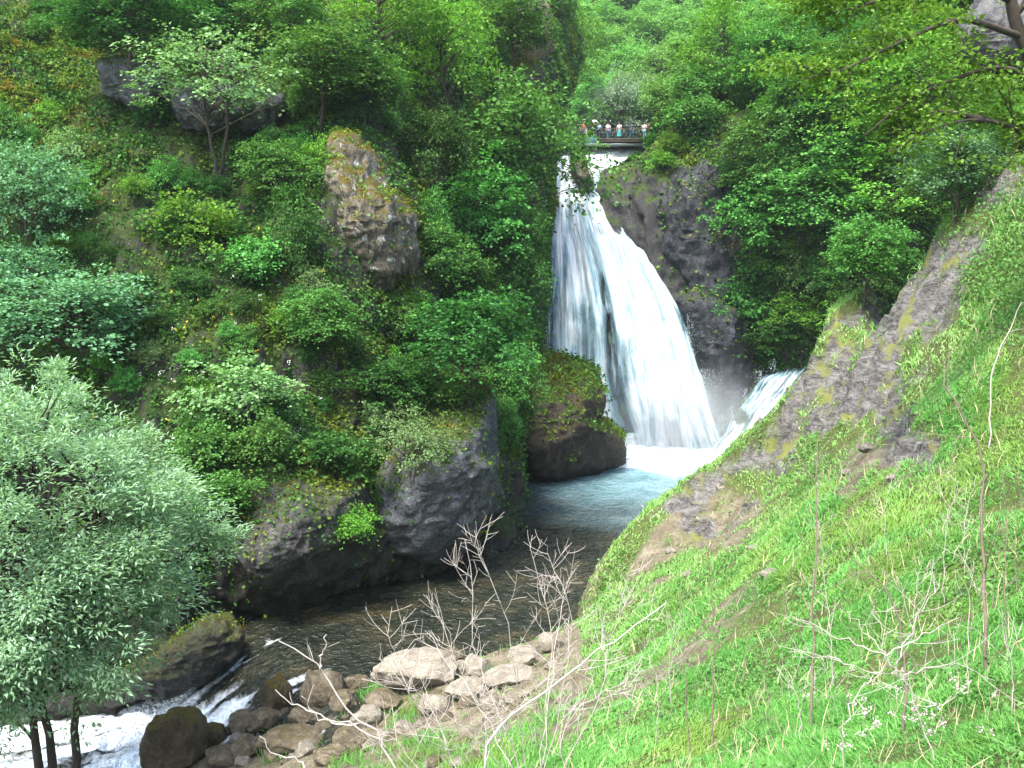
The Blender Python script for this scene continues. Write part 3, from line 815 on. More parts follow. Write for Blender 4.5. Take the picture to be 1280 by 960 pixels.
# (py, left px, right px, Y left, Y right)
main_rows = [(183, 715, 806, 103, 103), (189, 706, 806, 101, 101), (200, 698, 786, 98.5, 99), (214, 694, 772, 96.5, 97), (240, 691, 766, 95, 96), (258, 690, 768, 94, 95),
             (285, 688, 786, 92.8, 93.5), (320, 686, 814, 91.2, 91.5), (370, 683, 843, 89.3, 89), (420, 681, 864, 87.8, 87), (490, 678, 882, 86.2, 85), (548, 690, 902, 84.5, 83.5), (575, 690, 915, 83.8, 82.5)]
def thick_main(px, u, v):
    x, y = px[:, 0], px[:, 1]
    cx = np.interp(y, [200, 260, 330, 430, 550], [722, 738, 752, 768, 785])     # dark strands hang left of this line
    gap = np.exp(-((x - cx) / np.interp(y, [250, 550], [9, 15])) ** 2) * smooth(235, 330, y)
    c2 = np.interp(y, [300, 550], [716, 742]); gap2 = np.exp(-((x - c2) / 10) ** 2) * smooth(330, 420, y)
    left = smooth(8, -16, x - cx) * smooth(250, 430, y)
    right = smooth(4, 30, x - cx)
    rib = .12 * fbm(np.stack([u * 26, v * 1.2, 0 * u], 1), 1, 3, s=301) * smooth(.2, .5, v)
    return .24 + rib - .20 * gap * smooth(330, 400, y) - .16 * gap - .15 * gap2 - .10 * left + .07 * right * smooth(230, 330, y) + .12 * smooth(235, 195, y) - .12 * smooth(18, 0, np.abs(y - 262)) * (x < 745)
wf = thing('waterfall', 'tall white waterfall fanning down the rock step into the turquoise pool', 'waterfall', tuple(P(800, 560, 84)))
def under(o, me, nm):
    c = link(nm, me); c.parent = o; c.location = -Vector(o.location); return c
under(wf, fall_mesh('curtain', main_rows, 240, 320, thick_main, M['fall'], .55), 'curtain')
fan_rows = [(275, 748, 772, 93, 93), (300, 757, 790, 92, 92), (340, 763, 822, 90, 90), (390, 774, 852, 87.8, 87.5), (440, 783, 868, 86.2, 85.6), (500, 793, 887, 84.6, 84), (550, 797, 905, 83.4, 82.8), (572, 797, 915, 82.8, 82)]
under(wf, fall_mesh('fan', fan_rows, 150, 240, lambda px, u, v: .13 - .18 * smooth(.25, 0, u) + .26 * fbm(np.stack([u * 11, v * 2.2, 0 * u], 1), 1, 4, s=303) * smooth(.05, .3, v) + .08 * smooth(.3, .8, v) - .5 * smooth(.15, 0, v), M['fall'], .6, .5, 5), 'fan')
veil_rows = [(r[0], r[1] + 1, r[2] - 4, r[3] + .7, r[4] + .7) for r in main_rows[3:]]
under(wf, fall_mesh('veil', veil_rows, 160, 240, lambda px, u, v: -.03 + .1 * smooth(.6, .2, v), M['fall'], .5, 0, 15), 'veil')
sc_ = thing('side_cascade', 'small white cascade slanting down from the right behind the grassy ridge into the pool', 'waterfall', tuple(P(930, 540, 82)))
side_rows = [(446, 990, 1024, 86.5, 87), (456, 968, 1016, 85.2, 86), (470, 950, 1004, 84.2, 85), (492, 932, 990, 83.2, 84), (515, 915, 970, 82.4, 83), (538, 904, 950, 81.6, 82), (556, 890, 938, 81, 81), (576, 880, 925, 80, 80)]
def thick_side(px, u, v):
    x, y = px[:, 0], px[:, 1]
    return .06 + .2 * fbm(np.stack([u * 6, v * 2, 0 * u], 1), 1, 4, s=305) - .6 * np.exp(-(((x - 921) * .8 + (y - 518) * .6) / 15) ** 2 - (((x - 921) * -.6 + (y - 518) * .8) / 7) ** 2) - .5 * smooth(472, 448, y) + .1 * smooth(500, 550, y)
under(sc_, fall_mesh('curtain', side_rows, 90, 150, thick_side, M['fall_side'], .5, 0, 9), 'curtain')

# flying drops along the ragged edges and over the pool
rs = np.random.default_rng(77)
sp = []
for (y, a_, b_, Ya, Yb) in main_rows[9:]:
    k = int(120 + 3.2 * max(0, y - 240)); yy = y + rs.uniform(-30, 30, k)
    dx = rs.exponential(3 + .02 * (y - 240), k)
    for q, d_ in zip(yy, dx): sp.append(P(b_ - 6 + d_, min(q, 572), Yb + rs.uniform(-1.5, .5)))
    for q, d_ in zip(yy[:k // 3], dx): sp.append(P(a_ + 3 - d_ * .4, min(q, 560), Ya - .5))
for k in range(3200):
    sp.append(P(rs.normal(850, 40), 572 - rs.exponential(11), rs.uniform(80, 83)))
for (y, a_, b_, Ya, Yb) in side_rows[1:]:
    for k in range(110): sp.append(P(a_ + 2 - rs.exponential(4), y + rs.uniform(-8, 8), Ya - .3))
sp = np.array(sp); sp = sp[sp[:, 2] > WZ]
vv, ff = leaves(sp, unit(rs.normal(size=sp.shape) * .4 + [0, 0, -1]), unit(rs.normal(size=sp.shape) + [0, -1, 0]), rs.uniform(.04, .16, len(sp)), rs.uniform(.006, .016, len(sp)))
M['spray'] = plain('spray', (.5, .58, .62), .4, .05)
tag(link('spray', mesh('spray', vv, ff, M['spray'])), kind='stuff')

# soft mist hanging over the foot of the falls
def mist(c, r, dens):
    t = NT('mist'); pv = t.n('ShaderNodeVolumePrincipled'); pv.inputs['Color'].default_value = (.86, .95, .98, 1)
    ln = t.n('ShaderNodeVectorMath'); ln.operation = 'LENGTH'; oc = t.obj(); t.l(oc, ln.inputs[0])
    f = t.f(ln.outputs['Value'], 1, .1)
    nz = t.f(t.noise(2.2, 4, .6, oc), .3, .7)
    t.l(t.math('MULTIPLY', t.math('MULTIPLY', t.math('MULTIPLY', f, f), nz), dens), pv.inputs['Density'])
    t.l(pv.outputs[0], t.out.inputs['Volume'])
    import bmesh
    bm = bmesh.new(); bmesh.ops.create_icosphere(bm, subdivisions=3, radius=1)
    me = bpy.data.meshes.new('mist'); bm.to_mesh(me); bm.free(); me.materials.append(t.m)
    o = link('mist', me, None, tuple(c)); o.scale = r; tag(o, kind='stuff')
mist(P(862, 530, 81), (9, 4.5, 6.5), .55)
scene.cycles.volume_step_rate = 2.0; scene.cycles.volume_max_steps = 64

# ================================================================== thin humid air in the gorge
t = NT('haze'); pv = t.n('ShaderNodeVolumePrincipled')
pv.inputs['Color'].default_value = (.80, .92, .95, 1); pv.inputs['Density'].default_value = .00014; pv.inputs['Anisotropy'].default_value = .2
t.l(pv.outputs[0], t.out.inputs['Volume'])
a_ = np.array([[x, y, z] for x in (-330, 350) for y in (-70, 470) for z in (-25.5, 240)], float)
tag(link('haze', mesh('haze', a_, np.array([[0,1,3,2],[4,6,7,5],[0,4,5,1],[2,3,7,6],[0,2,6,4],[1,5,7,3]]), t.m)), kind='stuff')
ALL = tuple(BV.keys())

# ================================================================== species
proto('deep', M['leaf_deep'], M['bark'], 3, 100, hc=1.15, rz=.8, ncl=75, nl=150, leaf=0.062, spread=.17, flat=.4)
proto('mid', M['leaf_mid'], M['bark'], 4, 200, hc=1.15, rz=.8, ncl=75, nl=150, leaf=0.062, spread=.17, flat=.4)
proto('lime', M['leaf_lime'], M['bark'], 3, 300, hc=1.3, rz=.9, ncl=62, nl=125, leaf=0.06, spread=.17, flat=.5, open_=.45)
proto('blue', M['leaf_blue'], M['bark'], 3, 400, hc=1.0, rz=.75, ncl=70, nl=150, leaf=0.056, spread=.17, flat=.45)
proto('pale', M['leaf_pale'], M['bark'], 2, 500, hc=1.25, rz=.65, ncl=55, nl=130, leaf=0.05, spread=.15, flat=.45, open_=.4, multi=2)
proto('far', M['leaf_far'], M['bark_grey'], 5, 600, hc=1.2, rz=.9, ncl=64, nl=95, leaf=0.09, spread=.19, flat=.5)
proto('bush_deep', M['leaf_deep'], M['bark'], 3, 700, hc=.5, rz=.6, ncl=42, nl=120, leaf=0.09, spread=.22, flat=.5, multi=3)
proto('bush_mid', M['leaf_mid'], M['bark'], 3, 800, hc=.5, rz=.6, ncl=42, nl=120, leaf=0.09, spread=.22, flat=.5, multi=3)
proto('bush_lime', M['leaf_lime'], M['bark'], 2, 900, hc=.5, rz=.6, ncl=40, nl=110, leaf=0.09, spread=.22, flat=.5, multi=3)
proto('bush_pale', M['leaf_pale'], M['bark_grey'], 2, 950, hc=.55, rz=.6, ncl=34, nl=110, leaf=0.09, spread=.22, flat=.4, multi=3, open_=.3)
proto('willow', M['leaf_silver'], M['bark'], 1, 1000, hc=1.6, rz=1.0, ncl=240, nl=420, leaf=.036, aspect=.15, spread=.1, flat=1.1, multi=3, tr=.04, droop=.1, shell=.5, dmin=-.95, lumpy=.35, nspray=7)
proto('feather', M['leaf_feather'], M['bark_grey'], 1, 1100, hc=.6, rz=.75, ncl=110, nl=110, leaf=.10, aspect=.12, spread=.16, flat=.8, multi=4)

def stand(key, label, cx, cy, w, h, name='shrub', cat='shrub', by=None, bx=None, group=None, on=ALL, Y=None, var=None, tilt=None):
    var = random.randrange(len(PROTO[key])) if var is None else var
    tm, cm, hc, rz = PROTO[key][var]
    b_ = by if by is not None else cy + h * hc / rz
    hh = hit(bx if bx is not None else cx, b_, on)
    if hh is None: return None
    p = hh[0]
    if Y is not None:                       # stand on the surface at a given distance
        p = P(bx if bx is not None else cx, b_, Y)
    r = w * p[1] / F
    sz = (b_ - cy) / hc * p[1] / F
    tl = tilt if tilt is not None else (random.uniform(-.1, .12), random.uniform(-.1, .1))
    return plant(key, name, label, cat, tuple(p), r, sz, group=group, var=var, tilt=tl)

# ------------------------------------------------------------------ named trees and shrubs, left side
T = 'tree'; S = 'shrub'
for a in [
  # key, label, cx, cy, w, h, name, cat
  ('pale', 'pale olive-leaved small tree with thin leaning trunks in front of the blue-grey rock face', 275, 110, 92, 55, 'small_tree', T),
  ('mid', 'green bushy tree joined to the right side of the pale olive-leaved tree', 400, 92, 72, 45, 'small_tree', T),
  ('lime', 'bright yellow-green tree with a dark forked trunk at the top edge above the mossy outcrop', 482, 28, 66, 55, 'broadleaf_tree', T),
  ('mid', 'green tree hanging just above the orange mossy cap of the outcrop', 455, 108, 50, 38, 'small_tree', T),
  ('lime', 'tall bright green tree left of the bare brown rock face', 566, 85, 56, 75, 'broadleaf_tree', T),
  ('mid', 'big dense green tree directly left of the waterfall lip', 628, 195, 82, 72, 'broadleaf_tree', T),
  ('mid', 'layered green tree below the dense tree at the left edge of the fall', 600, 268, 66, 58, 'broadleaf_tree', T),
  ('deep', 'dark green tree low against the left edge of the white fall', 640, 330, 46, 58, 'broadleaf_tree', T),
  ('lime', 'bright green tree with a dark leaning trunk beside the bridge end', 706, 82, 38, 60, 'broadleaf_tree', T),
  ('mid', 'olive green tree above the bare brown rock face', 640, 40, 50, 38, 'broadleaf_tree', T),
  ('mid', 'small green tree overhanging the left corner of the waterfall lip', 682, 170, 30, 28, 'small_tree', T),
  ('blue', 'grey-green tree at the left edge of the photo above the silvery shrub', 38, 252, 68, 66, 'small_tree', T),
  ('blue', 'wide silvery grey-green shrub on the slope above the big willow', 95, 395, 98, 56, 'shrub', S),
  ('blue', 'dark grey-green shrub at the left photo edge between willow and silvery shrub', 25, 350, 55, 45, 'shrub', S),
  ('mid', 'light green shrub at the foot of the lichen-streaked outcrop', 404, 402, 50, 34, 'shrub', S),
  ('deep', 'spreading dark green tree above the brown rock beside the fall', 592, 425, 78, 58, 'broadleaf_tree', T),
  ('mid', 'green shrub spilling over the left side of the brown rock', 640, 480, 34, 48, 'shrub', S),
  ('mid', 'small bright shrub hanging in the gap between the two river bluffs', 634, 528, 22, 30, 'shrub', S),
  ('pale', 'pale green shrub leaning over the left edge of the blue-grey river bluff', 512, 548, 52, 36, 'shrub', S),
  ('deep', 'dark feathery shrub above the pale shrub on the river bluff', 488, 482, 56, 38, 'shrub', S),
  ('bush_mid', 'bright green bush just right of the silvery willow crown', 272, 622, 46, 26, 'bush', S),
  ('bush_lime', 'bright green sprig hanging on the dark rock wall over the river', 432, 655, 30, 20, 'bush', S),
  ('mid', 'green shrub in the cleft right of the lichen-streaked outcrop', 560, 330, 46, 42, 'shrub', S),
  ('deep', 'dark green shrub below the layered tree near the fall', 585, 365, 44, 36, 'shrub', S),
  ('deep', 'dark green tree behind the orange mossy cap of the outcrop', 535, 190, 46, 52, 'broadleaf_tree', T),
  ('mid', 'rounded green shrub on the slope below the pale olive-leaved tree', 340, 215, 40, 34, 'shrub', S),
  ('deep', 'dark shrub in the shade at the top left of the photo', 160, 30, 74, 40, 'shrub', S),
  ('deep', 'dark shrub at the top photo edge right of the yellow mossy ledge', 255, 30, 60, 36, 'shrub', S),
  ('mid', 'leafy green shrub at the top photo edge above the pale olive-leaved tree', 360, 25, 50, 36, 'shrub', S),
  ('bush_lime', 'yellow-green bush in the middle of the left slope', 255, 285, 46, 28, 'bush', S),
  ('bush_mid', 'green bush halfway between the outcrop and the left photo edge', 320, 330, 40, 26, 'bush', S),
  ('bush_pale', 'pale leafy bush with white flowers on the lower left slope', 305, 490, 60, 34, 'bush', S),
  ('bush_mid', 'light green bush at the brink above the dark rock wall', 330, 560, 40, 26, 'bush', S),
  ('bush_deep', 'dark leafy bush hanging over the top of the dark rock wall, beside the river bluff', 425, 575, 44, 28, 'bush', S),
  ('bush_mid', 'leafy bush low on the slope between the willow crown and the dark rock wall', 255, 560, 40, 28, 'bush', S),
  ('bush_deep', 'dark leafy bush against the left side of the lichen-streaked outcrop', 378, 308, 26, 34, 'bush', S),
  ('bush_lime', 'small yellow-green bush against the left side of the orange mossy cap', 398, 205, 24, 22, 'bush', S),
  ('mid', 'green shrub growing against the right side of the lichen-streaked outcrop', 540, 285, 26, 38, 'shrub', S),
  ('bush_mid', 'green bush at the right foot of the lichen-streaked outcrop', 500, 400, 40, 24, 'bush', S),
  ('bush_mid', 'small green bush on the ledge at the top of the blue-grey river bluff', 575, 495, 30, 16, 'bush', S),
]:
    stand(a[0], a[1], *a[2:6], name=a[6], cat=a[7])

# ------------------------------------------------------------------ named trees, right of the fall
for a in [
  ('mid', 'bright layered tree on the rim right of the blue-grey cracked rock face', 955, 205, 54, 50, 'broadleaf_tree', T),
  ('mid', 'green tree in the middle of the wooded right bank with a thin dark trunk', 1005, 160, 62, 56, 'broadleaf_tree', T),
  ('lime', 'yellow-green tree high on the right bank below the railing', 1068, 150, 66, 58, 'broadleaf_tree', T),
  ('lime', 'bright green tree behind the overhanging branches at upper right', 1150, 130, 76, 66, 'broadleaf_tree', T),
  ('mid', 'layered tree below the rim tree, beside the cracked rock face', 958, 270, 46, 44, 'broadleaf_tree', T),
  ('mid', 'wide green tree above the shaded hollow right of the fall', 1010, 255, 72, 52, 'broadleaf_tree', T),
  ('lime', 'yellow-green tree just above the grassy ridge crest', 1110, 238, 66, 52, 'broadleaf_tree', T),
  ('blue', 'bluish green tree behind the ridge at the right', 1195, 215, 64, 48, 'broadleaf_tree', T),
  ('pale', 'sparse pale-leaved sapling in the dark hollow above the side cascade', 1003, 345, 42, 50, 'small_tree', T),
  ('mid', 'green shrub rising behind the ridge where grass meets bare rock', 1078, 322, 50, 42, 'shrub', S),
  ('deep', 'dark shrub deep in the hollow right of the wet ledge', 950, 375, 54, 46, 'shrub', S),
  ('deep', 'dark shrub just above the top of the side cascade', 985, 420, 42, 28, 'shrub', S),
  ('deep', 'dark green bush on the wet ledge near the right edge of the fall', 938, 428, 22, 18, 'bush', S),
  ('bush_mid', 'green bush on top of the blue-grey cracked rock face', 868, 148, 36, 20, 'bush', S),
  ('bush_lime', 'little yellow-green bush at the right end of the bridge', 838, 182, 16, 12, 'bush', S),
  ('bush_lime', 'bright sprig hanging on the left corner of the cracked rock face', 828, 203, 18, 10, 'bush', S),
  ('lime', 'slender bright tree on the path bank above the cracked rock face', 905, 62, 46, 52, 'broadleaf_tree', T),
  ('mid', 'green tree at the top left of the zigzag path', 965, 80, 48, 44, 'broadleaf_tree', T),
  ('bush_mid', 'low green bush beside the walker on the path', 880, 112, 40, 20, 'bush', S),
  ('mid', 'green shrub in the steep bank below the path railing', 1000, 105, 46, 34, 'shrub', S),
  ('feather', 'round pale feathery bush right behind the bridge', 776, 142, 44, 36, 'bush', S),
]:
    stand(a[0], a[1], *a[2:6], name=a[6], cat=a[7])

# ------------------------------------------------------------------ the big willow
wp = P(40, 1000, 28)
wo = plant('willow', 'silvery_willow', 'big silvery narrow-leaved willow leaning over the rapids at the lower left', 'tree', (wp[0] + .6, 28, -15.0), 4.75, 4.5, rot=.6, var=0)

# ------------------------------------------------------------------ forest far behind the bridge, bank fillers
def scatter(keys, name, cat, label, group, poly, step, size, on=ALL, ok=None, squash=.8, jitter=.5):
    n = 0
    poly = np.asarray(poly, float)
    x0, y0 = poly.min(0); x1, y1 = poly.max(0)
    pts = []
    yy = y0
    while yy < y1:
        xx = x0 + random.uniform(0, step)
        while xx < x1:
            pts.append((xx + random.uniform(-jitter, jitter) * step, yy + random.uniform(-jitter, jitter) * step * .8)); xx += step
        yy += step * .72
    m = poly_mask(np.array(pts), poly, .01)
    for (px, py), q in zip(pts, m):
        if q < .5 or (ok and not ok(px, py)): continue
        s = size * random.uniform(.7, 1.35)
        k = random.choice(keys)
        if stand(k, label, px, py, s, s * squash * random.uniform(.85, 1.15), name=name, cat=cat, group=group, on=on): n += 1
    return n

c1 = scatter(['far'], 'forest_tree', T, 'light green leafy tree in the forest on the hill behind the bridge', 'trees on the far hillside',
             [(700, -30), (1120, -60), (1040, 30), (960, 60), (880, 100), (830, 150), (740, 150), (700, 120)], 30, 24, on=('far', 'wall'), squash=.95)
c2 = scatter(['mid', 'deep', 'lime'], 'bank_tree', T, 'green leafy tree among the crowded trees of the right bank', 'crowded trees on the right bank',
             [(935, 170), (930, 110), (1000, 60), (1120, -40), (1300, -60), (1300, 260), (1180, 300), (1060, 400), (1000, 420), (955, 400), (945, 300)], 52, 34, on=('wall',))
rock_holes = [(455, 275, 62, 115), (165, 100, 46, 36), (262, 140, 60, 26), (655, 100, 34, 28), (560, 600, 85, 110), (380, 650, 110, 85), (30, 85, 70, 40), (430, 175, 40, 30), (640, 20, 50, 40)]
okc = lambda x, y: all(((x - a) / c) ** 2 + ((y - b) / d) ** 2 > 1 for a, b, c, d in rock_holes)
c3 = scatter(['bush_deep', 'bush_mid', 'bush_deep', 'bush_lime', 'bush_mid', 'bush_pale'], 'low_bush', S, 'low leafy bush in the tangle covering the left cliff', 'low bushes on the left cliff',
             [(-20, 0), (420, 0), (520, 100), (560, 250), (640, 330), (600, 440), (480, 560), (300, 580), (200, 520), (-20, 430)], 58, 18, on=('cliff',), ok=okc, squash=.75)
c4 = scatter(['mid', 'deep', 'lime'], 'cliff_tree', T, 'green tree in the dense wood above the left cliff', 'trees on top of the left cliff',
             [(500, -30), (700, -30), (700, 140), (640, 150), (560, 130), (500, 70)], 44, 30, on=('cliff',), ok=okc, squash=1.1)
c5 = scatter(['bush_deep', 'bush_mid', 'bush_deep'], 'wall_bush', S, 'dark leafy bush clinging to the shaded gorge wall', 'bushes on the shaded gorge wall',
             [(945, 320), (1080, 280), (1060, 420), (1000, 440), (960, 450), (945, 420)], 36, 20, on=('wall',))
print('scattered', c1, c2, c3, c4, c5)

# ------------------------------------------------------------------ leafy ground cover (stuff)
def surf_sample(V, Fa, n, keepfn, rng):
    a, b, c, d = (V[Fa[:, i]] for i in range(4))
    cen = (a + b + c + d) / 4
    area = np.linalg.norm(np.cross(c - a, d - b), axis=1) * .5
    wgt = area * keepfn(cen)
    idx = rng.choice(len(Fa), n, p=wgt / wgt.sum())
    u = rng.random((n, 1)); v = rng.random((n, 1))
    p = (a[idx] * (1-u) + b[idx] * u) * (1-v) + (d[idx] * (1-u) + c[idx] * u) * v
    fn = unit(np.cross(c - a, d - b))[idx]
    return p, fn

def ell(px, x, y, w, h, s=.35):
    d = np.sqrt(((px[:, 0] - x) / w) ** 2 + ((px[:, 1] - y) / h) ** 2)
    return smooth(1 + s, 1 - s, d)

def cliff_keep(c):
    px = proj(c); k = (px[:, 0] > -400) & (px[:, 0] < 760) & (px[:, 1] > -120) & (px[:, 1] < 760)
    d = .25 + smooth(-.25, .15, fbm(c, .45, 4, s=201))
    low = 1 - .93 * smooth(560, 640, px[:, 1] + 40 * fbm(c, .5, 3, s=203)) * smooth(180, 300, px[:, 0])
    low *= 1 - .8 * smooth(690, 760, px[:, 1])
    for x, y, ww, hh in rock_holes[:4] + rock_holes[8:]: low = low * (1 - .8 * ell(px, x, y, ww * .9, hh * .9))
    dist = np.clip(50 / c[:, 1], .3, 1.3) ** 1.4
    return k * d * low * dist

def cover(name, V, Fa, n, keep, size, mat, seed, relief=.8, aspect=.42, droop=0.0, split=None):
    rng = np.random.default_rng(seed)
    p, fn = surf_sample(V, Fa, n, keep, rng)
    hgt = np.clip(.35 + 1.1 * fbm(p, .7, 3, s=seed), 0, 1.2) + .25 * np.clip(fbm(p, 2.2, 2, s=seed + 5), -1, 1)
    p = p + fn * (relief * np.clip(hgt, 0.02, 2) * rng.random(n) ** .6)[:, None]
    Nn = unit(fn * .6 + [0, 0, .7] + rng.normal(size=(n, 3)) * .5)
    D = unit(rng.normal(size=(n, 3)) + fn * .5 - np.array([0, 0, droop]))
    sc = np.clip(p[:, 1] / 50, .8, 2.2)
    L = size * sc * rng.uniform(.55, 1.5, n)
    vv, ff = leaves(p, D, Nn, L, L * aspect)
    o = link(name, mesh(name, vv, ff, mat)); tag(o, kind='stuff'); return o
cover('ground_cover', cv, cF, 350000, cliff_keep, .15, M['cover'], 301)

def wall_keep(c):
    px = proj(c)
    k = (px[:, 0] > 762) & ((px[:, 0] > 812) | (px[:, 1] > 196) & (px[:, 1] < 240)) & (px[:, 0] < 1400) & (px[:, 1] > -120) & (px[:, 1] < 520)
    return k * (.15 + smooth(-.2, .2, fbm(c, .3, 4, s=211))) * (1 - .85 * smooth(400, 330, px[:, 1] * 0 + 0) ) * (1 - .93 * (px[:, 0] < 925) * (px[:, 1] > 215)) + 0
cover('undergrowth', wv_, wF, 90000, wall_keep, .16, M['cover'], 311, relief=1.0)

def moss_keep(c):
    px = proj(c)
    e = ell(px, 30, 80, 85, 60) + .8 * ell(px, 60, 170, 60, 60) + ell(px, 320, 18, 55, 30) + .5 * ell(px, 130, 210, 60, 40)
    return e * (.2 + smooth(-.1, .3, fbm(c, .5, 3, s=221)))
cover('moss', cv, cF, 34000, moss_keep, .17, M['moss_grass'], 321, relief=.9, aspect=.16, droop=1.2)
# grass and leaves on the tops of the bluffs
bv_all = []
for i, (V_, F_, N_) in enumerate(BLUFFS):
    up = N_[:, 2]
    rng = np.random.default_rng(400 + i)
    cen = V_[F_].mean(1); nz = unit(np.cross(V_[F_[:, 2]] - V_[F_[:, 0]], V_[F_[:, 3]] - V_[F_[:, 1]]))
    sgn = 1.0 if np.mean(np.sum(nz * (cen - V_.mean(0)), 1)) > 0 else -1.0
    Fs = F_ if sgn > 0 else F_[:, ::-1]
    kf = lambda c, nz=nz * sgn: smooth(.35, .75, nz[:, 2] + .5 * fbm(c, .8, 3, s=231)) * (np.abs(c[:, 1]) > 0) + 1e-9
    n_ = [2000, 2200, 1400, 6000, 400, 900, 200, 300, 700, 300, 500, 500, 400, 300][i]
    p, fn = surf_sample(V_, Fs, n_, kf, rng)
    p = p + fn * rng.uniform(0, .22, (n_, 1))
    L = .14 * np.clip(p[:, 1] / 50, .8, 2) * rng.uniform(.6, 1.4, n_)
    bv_all.append(leaves(p, unit(rng.normal(size=(n_, 3)) + [0, 0, .5]), unit(fn + rng.normal(size=(n_, 3)) * .6), L, L * .28))
bv_cov = []
for i, n_ in enumerate([350, 1500, 3200, 2500, 150, 900, 300]):
    V_, F_, N_ = BLUFFS[i]; rng = np.random.default_rng(450 + i)
    nz = unit(np.cross(V_[F_[:, 2]] - V_[F_[:, 0]], V_[F_[:, 3]] - V_[F_[:, 1]]))
    if np.mean(np.sum(nz * (V_[F_].mean(1) - V_.mean(0)), 1)) < 0: nz = -nz
    kf = lambda c, nz=nz: smooth(.1, .5, nz[:, 2] + .9 * fbm(c, .6, 3, s=233)) + 1e-9
    p, fn = surf_sample(V_, F_, n_, kf, rng)
    fn = np.where((np.sum(fn * (p - V_.mean(0)), 1) < 0)[:, None], -fn, fn)
    p = p + fn * (rng.random((n_, 1)) ** 1.5 * .5)
    L = .17 * np.clip(p[:, 1] / 50, .8, 2) * rng.uniform(.6, 1.4, n_)
    bv_cov.append(leaves(p, unit(rng.normal(size=(n_, 3)) + fn * .5 - [0, 0, .2]), unit(fn * .6 + [0, 0, .7] + rng.normal(size=(n_, 3)) * .5), L, L * .42))
ac = Acc()
for q in bv_cov: ac.add(*q)
tag(link('ground_cover', mesh('ground_cover', *ac.get(), M['cover'])), kind='stuff')
ac = Acc()
for q in bv_all: ac.add(*q)
tag(link('moss', mesh('moss', *ac.get(), M['moss_grass'])), kind='stuff')
# small meadow flowers scattered on the left slope
def flower_cover(name, pts_keep, V, Fa, n, size, mat, seed, lift):
    rng = np.random.default_rng(seed)
    p, fn = surf_sample(V, Fa, n, pts_keep, rng)
    p = np.repeat(p + fn * lift, 7, axis=0) + rng.normal(size=(n * 7, 3)) * size * .7
    d = unit(rng.normal(size=(n * 7, 3)) + [0, 0, .4])
    L = size * rng.uniform(.6, 1.2, n * 7)
    vv, ff = leaves(p, d, unit(np.repeat(fn, 7, axis=0) + [0, -.4, .8] + rng.normal(size=(n * 7, 3)) * .3), L, L * .45)
    tag(link(name, mesh(name, vv, ff, mat)), kind='stuff')
flower_cover('white_blossoms', lambda c: ell(proj(c), 300, 470, 130, 100) * (fbm(c, .6, 2, s=5) > .1) + 1e-9, cv, cF, 45, .06, M['petal_white'], 77, .9)
flower_cover('yellow_blossoms', lambda c: ell(proj(c), 200, 480, 260, 260) + 1e-9, cv, cF, 45, .045, M['petal_yellow'], 78, .8)
# ================================================================== boulders on the near bank
import bmesh
def rock_proto(seed, cuts=9, n=4):
    bm = bmesh.new(); bmesh.ops.create_icosphere(bm, subdivisions=n + 1, radius=1)
    V = np.array([v.co[:] for v in bm.verts]); Fa = np.array([[v.index for v in f.verts] for f in bm.faces]); bm.free()
    rng = np.random.default_rng(seed)
    for _ in range(cuts):
        nrm = unit(rng.normal(size=3)); d = rng.uniform(.55, .85)
        s = V @ nrm; over = np.maximum(0, s - d)
        V = V - nrm * (over * .88)[:, None]
    N = unit(V)
    V = V + N * (.13 * fbm(V + seed, 1.3, 4, s=seed) + .08 * ridged(V + seed, 3.0, 4, s=seed + 3) + .03 * ridged(V + seed, 9.0, 3, s=seed + 4))[:, None]
    V /= np.abs(V).max(0)
    return V, Fa
RV = [rock_proto(s, 8 + s % 5) for s in range(8)]
rock_me = {}
def rock_mesh(i, mk):
    if (i, mk) not in rock_me: rock_me[(i, mk)] = mesh('rock', RV[i][0], RV[i][1], M[mk], True)
    return rock_me[(i, mk)]

def boulder(label, cx, cy, w, h, mk, i, rot=(0, 0, 0), depth=1.0, name='boulder', cat='boulder', group=None, sink=.25):
    hh = hit(cx, cy + h * .75, ('hill',))
    if hh is None: return
    Y = hh[0][1] + .3
    c = P(cx, cy, Y)
    o = link(name, rock_mesh(i, mk), None, (c[0], c[1] + w * Y / F * depth * .3, c[2]))
    o.scale = (w * Y / F, w * Y / F * depth, h * Y / F * 1.12); o.rotation_euler = rot
    return tag(o, label, cat, group)

